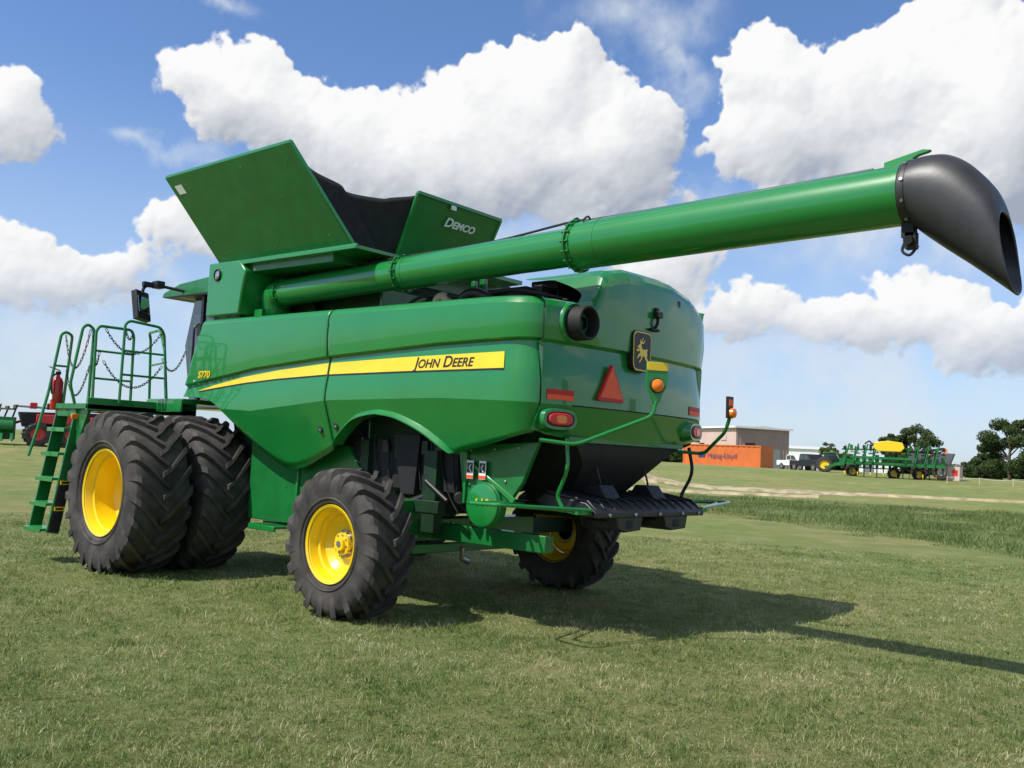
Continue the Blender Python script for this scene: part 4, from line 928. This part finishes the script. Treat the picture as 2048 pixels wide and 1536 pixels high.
for i in range(7):
    x=-.0-i*1.9; y=-.5*i; q.cyl((x,y,-.2),(x,y,.5),.03,WT,8)
    if pr: q.tube(catmull([(pr[0],pr[1],.45),((pr[0]+x)/2,(pr[1]+y)/2,.36),(x,y,.45)],4),.010,WHT,6)
    pr=(x,y)
q.obj('fence_rope',r)
# ================================================================== CAMERA
p=[-7.11,7.4962,1.6067]; yaw,pit,rol=-0.8354,0.0740,0.0492
F=Vector((math.cos(yaw)*math.cos(pit),math.sin(yaw)*math.cos(pit),math.sin(pit))); rr_=Vector((math.sin(yaw),-math.cos(yaw),0)); uu=rr_.cross(F)
c_,s_=math.cos(rol),math.sin(rol); r2=rr_*c_+uu*s_; u2=rr_*-s_+uu*c_
cd=bpy.data.cameras.new('camera'); co=bpy.data.objects.new('camera',cd); COL.objects.link(co)
co.matrix_world=Matrix(((r2.x,u2.x,-F.x,p[0]),(r2.y,u2.y,-F.y,p[1]),(r2.z,u2.z,-F.z,p[2]),(0,0,0,1)))
cd.sensor_width=36; cd.lens=36*1877.5/2048; cd.clip_end=12000; S.camera=co
# ================================================================== LIGHT
sd=Vector((.25,.75,1.0)).normalized(); el_=math.asin(sd.z); azs=math.atan2(sd.y,sd.x)
sl=bpy.data.lights.new('sun','SUN'); sl.energy=5.0; sl.angle=rad(.53); sl.color=(1,.955,.88); so=bpy.data.objects.new('sun',sl); COL.objects.link(so); so.rotation_euler=(-sd).to_track_quat('-Z','Y').to_euler(); so.location=(5,15,20)
# ================================================================== WORLD: Nishita sky + cumulus field computed as a function of bearing/elevation
W=bpy.data.worlds.new('World'); S.world=W; W.use_nodes=True; nt=W.node_tree; L=nt.links; bg=nt.nodes['Background']; bg.inputs[1].default_value=.1
sky=nt.nodes.new('ShaderNodeTexSky'); sky.sky_type='NISHITA'; sky.sun_disc=False; sky.sun_elevation=el_; sky.sun_rotation=math.pi/2-azs; sky.altitude=200; sky.air_density=1.0; sky.dust_density=.6; sky.ozone_density=1.5
BL=[(-30.2,20.3,3.7,2.0),(-32.3,18.7,4.3,2.6),(-37.1,18.5,4.8,2.5),(-43.2,20.0,2.6,2.0),(-48.4,21.1,5.8,3.0),(-49.6,17.5,8.3,3.3),(-54.2,18.1,3.8,3.5),(-41.8,17.0,7.9,2.7),(-48.1,15.1,10.7,1.8),(-62.8,21.6,3.2,2.7),(-64.6,18.8,4.9,2.9),(-68.4,20.7,4.0,3.0),(-73.2,21.6,3.3,3.8),(-75.8,18.8,3.2,5.3),(-71.5,17.3,6.8,2.7),(-74.2,23.7,1.8,1.5),(-61.4,18.9,1.7,2.0),(-18.4,16.2,1.8,1.8),(-18.7,14.9,1.5,1.5),(-21.1,9.3,6.1,1.4),(-28.5,11.2,2.6,1.5),(-20.3,7.6,4.8,1.7),(-61.4,8.6,3.2,1.5),(-62.9,9.3,2.0,1.2),(-67.6,8.3,4.1,1.5),(-72.4,8.6,3.3,1.9),(-70.6,10.3,1.8,1.0),(-75.1,7.2,2.9,2.2),(-56.9,11.5,3.0,1.8)]
TH=[(-28.8,24.1,2.5,.6),(-55.1,25.6,4.0,1.6),(-56.7,23.2,1.8,1.6),(-25.7,16.7,1.6,.7),(-28.2,16.4,1.1,.7),(-25.9,7.1,5.3,1.4),(-67.7,5.5,10.8,2.6),(-67.5,14.0,7.7,1.7),(-24.1,4.1,7.6,1.7),(-61.8,14.1,2.9,1.7),(-40.5,12.5,9.0,1.2),(-66,3,10,1.5),(-72,13,6,2)]
cg=np.random.default_rng(21)
def fft_noise(h,w,beta,lo,hi=1e9):
    fy=np.fft.fftfreq(h)[:,None]*h; fx=np.fft.rfftfreq(w)[None]*w; k=np.hypot(fy*(w/h),fx); k[0,0]=1
    a=k**-beta; a[(k<lo)|(k>hi)]=0
    z=np.fft.irfft2(a*np.exp(2j*math.pi*cg.random(a.shape)),s=(h,w)); return z/z.std()
def blur(a,s):
    h,w=a.shape; fy=np.fft.fftfreq(h)[:,None]; fx=np.fft.rfftfreq(w)[None]
    return np.fft.irfft2(np.fft.rfft2(a)*np.exp(-2*(math.pi*s)**2*(fx**2+fy**2)),s=(h,w))
def bil(a,y,x):
    h,w=a.shape; x=np.clip(x,0,w-1.001); y=np.clip(y,0,h-1.001); x0=x.astype(int);y0=y.astype(int); fx=x-x0;fy=y-y0
    return a[y0,x0]*(1-fx)*(1-fy)+a[y0,x0+1]*fx*(1-fy)+a[y0+1,x0]*(1-fx)*fy+a[y0+1,x0+1]*fx*fy
def sstep(t): t=np.clip(t,0,1); return t*t*(3-2*t)
PD_=20; AZ0,EL0=-90.0,-2.0; Wm,Hm=84*PD_,38*PD_
Hf=np.zeros((Hm,Wm))
def splat(a,e,r,z0):
    cx,cy=(a-AZ0)*PD_,(e-EL0)*PD_; R_=r*PD_; x0,x1=int(max(0,cx-R_)),int(min(Wm,cx+R_+2)); y0,y1=int(max(0,cy-R_)),int(min(Hm,cy+R_+2))
    if x1<=x0 or y1<=y0: return
    yy,xx=np.mgrid[y0:y1,x0:x1]; d2=((xx-cx)**2+(yy-cy)**2)/PD_**2; v=np.where(d2<r*r,np.sqrt(np.maximum(r*r-d2,0))+z0*np.clip((1-d2/(r*r))*3,0,1),0)
    Hf[y0:y1,x0:x1]=np.maximum(Hf[y0:y1,x0:x1],v)
for a,e,ra,rb in BL:
    for i in range(int(7*ra*rb)+16):
        th=cg.uniform(0,2*math.pi); ro=math.sqrt(cg.random())*.92; s_y=rb*(1 if math.sin(th)>0 else .7); th_=math.sqrt(1-ro*ro)
        splat(a+ra*ro*math.cos(th),e+s_y*ro*math.sin(th),rb*cg.uniform(.22,.5)*(.4+.6*th_)+.15,.75*rb*th_)
    for i in range(int(30*(ra+rb))):
        th=cg.uniform(-.25,math.pi+.25) if cg.random()<.8 else cg.uniform(0,2*math.pi); ro=cg.uniform(.72,1.04); th_=math.sqrt(max(0,1-ro*ro)); s_y=rb*(1 if math.sin(th)>0 else .7)
        splat(a+ra*ro*math.cos(th),e+s_y*ro*math.sin(th),cg.uniform(.14,.5),.6*rb*th_+.05)
wx=fft_noise(Hm,Wm,1.9,8); wy=fft_noise(Hm,Wm,1.9,8); wx2=fft_noise(Hm,Wm,1.5,60); wy2=fft_noise(Hm,Wm,1.5,60)
yy,xx=np.mgrid[0:Hm,0:Wm].astype(float)
Hw=bil(Hf,yy+wy*.42*PD_+wy2*.12*PD_,xx+wx*.42*PD_+wx2*.12*PD_)
fb=fft_noise(Hm,Wm,1.5,24); fl=fft_noise(Hm,Wm,1.9,10)
Hs=blur(Hw,2.4)+.04*fb; Hc=blur(Hw,15); Hcc=blur(Hw,34)
def shd(Hh,k):
    gy,gx=np.gradient(Hh); gy*=PD_; gx*=PD_; nrm_=np.sqrt(gx**2+gy**2+k*k); return (-gx*.54-gy*.785+k*.305)/nrm_
s1=shd(Hs,1.6); s2=shd(Hc,.9); s3=shd(Hcc,.45)
# undersides dissolve softly, tops stay crisp; no noise where there is no cloud at all
soft=np.clip(.55-s2*1.1,0,1); pres=np.clip(blur(Hw,9)*2.2-.05,0,1)
alpha_=sstep((blur(Hw,2.0)*(1-soft)+blur(Hw,7)*soft+(.15+.22*soft)*fb*pres-.15)/(.6+.9*soft))
light=np.clip(.485+.18*s1+.32*s2+.27*s3+.03*fb+.04*fl,0,1)
light=blur(light,1.0)
thin_=np.zeros((Hm,Wm)); AZg=AZ0+xx/PD_; ELg=EL0+yy/PD_
tn=fft_noise(Hm,Wm,1.7,6)
for a,e,ra,rb in TH:
    q_=((AZg+.9*wx-a)/(ra*1.2))**2+((ELg+.6*wy-e)/(rb*1.25))**2; thin_=np.maximum(thin_,np.exp(-q_*1.1))
thin_=np.clip((thin_-.12)*(.68+.30*tn),0,1)*.8
def mkimg(name,R_,G_,B_):
    h,w=R_.shape; im=bpy.data.images.new(name,w,h,alpha=False,is_data=True); a=np.ones((h,w,4),np.float32); a[...,0]=np.clip(R_,0,1);a[...,1]=np.clip(G_,0,1);a[...,2]=np.clip(B_,0,1)
    im.pixels.foreach_set(a.ravel()); im.update(); im.pack(); return im
im1=mkimg('cloud_field_near',alpha_,light,thin_)
h2,w2=180,720; cf=fft_noise(h2,w2,1.7,8); al2=sstep((cf-.15)/.9); Hc2=np.clip(blur(cf,1.5),-.3,3); gy,gx=np.gradient(Hc2)
im2=mkimg('cloud_field_wide',al2,.62+1.2*(-gy),np.zeros_like(cf))
def M(op,a,b2=None,c=None):
    n=nt.nodes.new('ShaderNodeMath'); n.operation=op
    for i,v in enumerate((a,b2,c)):
        if v is None: continue
        if isinstance(v,(int,float)): n.inputs[i].default_value=v
        else: L.new(v,n.inputs[i])
    return n.outputs[0]
def MR(f,a,b2,c=0,d_=1,sm_=True):
    n=nt.nodes.new('ShaderNodeMapRange'); n.interpolation_type='SMOOTHSTEP' if sm_ else 'LINEAR'; L.new(f,n.inputs[0])
    for i,v in zip((1,2,3,4),(a,b2,c,d_)): n.inputs[i].default_value=v
    return n.outputs[0]
def cmix(f,a,b2):
    x=nt.nodes.new('ShaderNodeMix'); x.data_type='RGBA'
    if isinstance(f,float): x.inputs[0].default_value=f
    else: L.new(f,x.inputs[0])
    for i,v in((6,a),(7,b2)):
        if isinstance(v,tuple): x.inputs[i].default_value=(*v,1)
        else: L.new(v,x.inputs[i])
    return x.outputs[2]
tcw=nt.nodes.new('ShaderNodeTexCoord'); sx=nt.nodes.new('ShaderNodeSeparateXYZ'); L.new(tcw.outputs['Generated'],sx.inputs[0])
AZ=M('MULTIPLY',M('ARCTAN2',sx.outputs[1],sx.outputs[0]),57.29578); EL=M('MULTIPLY',M('ARCSINE',sx.outputs[2]),57.29578)
def samp(im,u,v,ext):
    cb=nt.nodes.new('ShaderNodeCombineXYZ'); L.new(u,cb.inputs[0]); L.new(v,cb.inputs[1]); n=nt.nodes.new('ShaderNodeTexImage'); n.image=im; n.interpolation='Linear'; n.extension=ext; L.new(cb.outputs[0],n.inputs[0]); return n.outputs[0]
u1=M('DIVIDE',M('SUBTRACT',AZ,AZ0),84.0); v1=M('DIVIDE',M('SUBTRACT',EL,EL0),38.0)
c1_=samp(im1,u1,v1,'EXTEND'); c2_=samp(im2,M('DIVIDE',M('ADD',AZ,180.0),360.0),M('DIVIDE',EL,90.0),'REPEAT')
inm=M('MULTIPLY',M('MULTIPLY',MR(u1,0,.06),MR(u1,.94,1,1,0)),MR(v1,.86,1,1,0))
cc=cmix(inm,c2_,c1_); sp=nt.nodes.new('ShaderNodeSeparateColor'); L.new(cc,sp.inputs[0])
ccol=cmix(sp.outputs[1],(3.6,4.1,5.0),(9.7,9.7,9.7))
haze=MR(EL,0,22,1,0)
skyt=nt.nodes.new('ShaderNodeMix'); skyt.data_type='RGBA'; skyt.blend_type='MULTIPLY'; skyt.inputs[0].default_value=1; L.new(sky.outputs[0],skyt.inputs[6]); skyt.inputs[7].default_value=(1.10,1.32,1.65,1)
skc=cmix(M('MULTIPLY',haze,.6),skyt.outputs[2],(5.8,6.9,8.4))
skc=cmix(sp.outputs[2],skc,(7.2,7.8,8.5))
fin=cmix(M('MULTIPLY',sp.outputs[0],MR(EL,1,10,.5,1)),skc,ccol)
L.new(fin,bg.inputs[0])
S.view_settings.view_transform='Standard'; S.view_settings.look='None'; S.view_settings.exposure=0
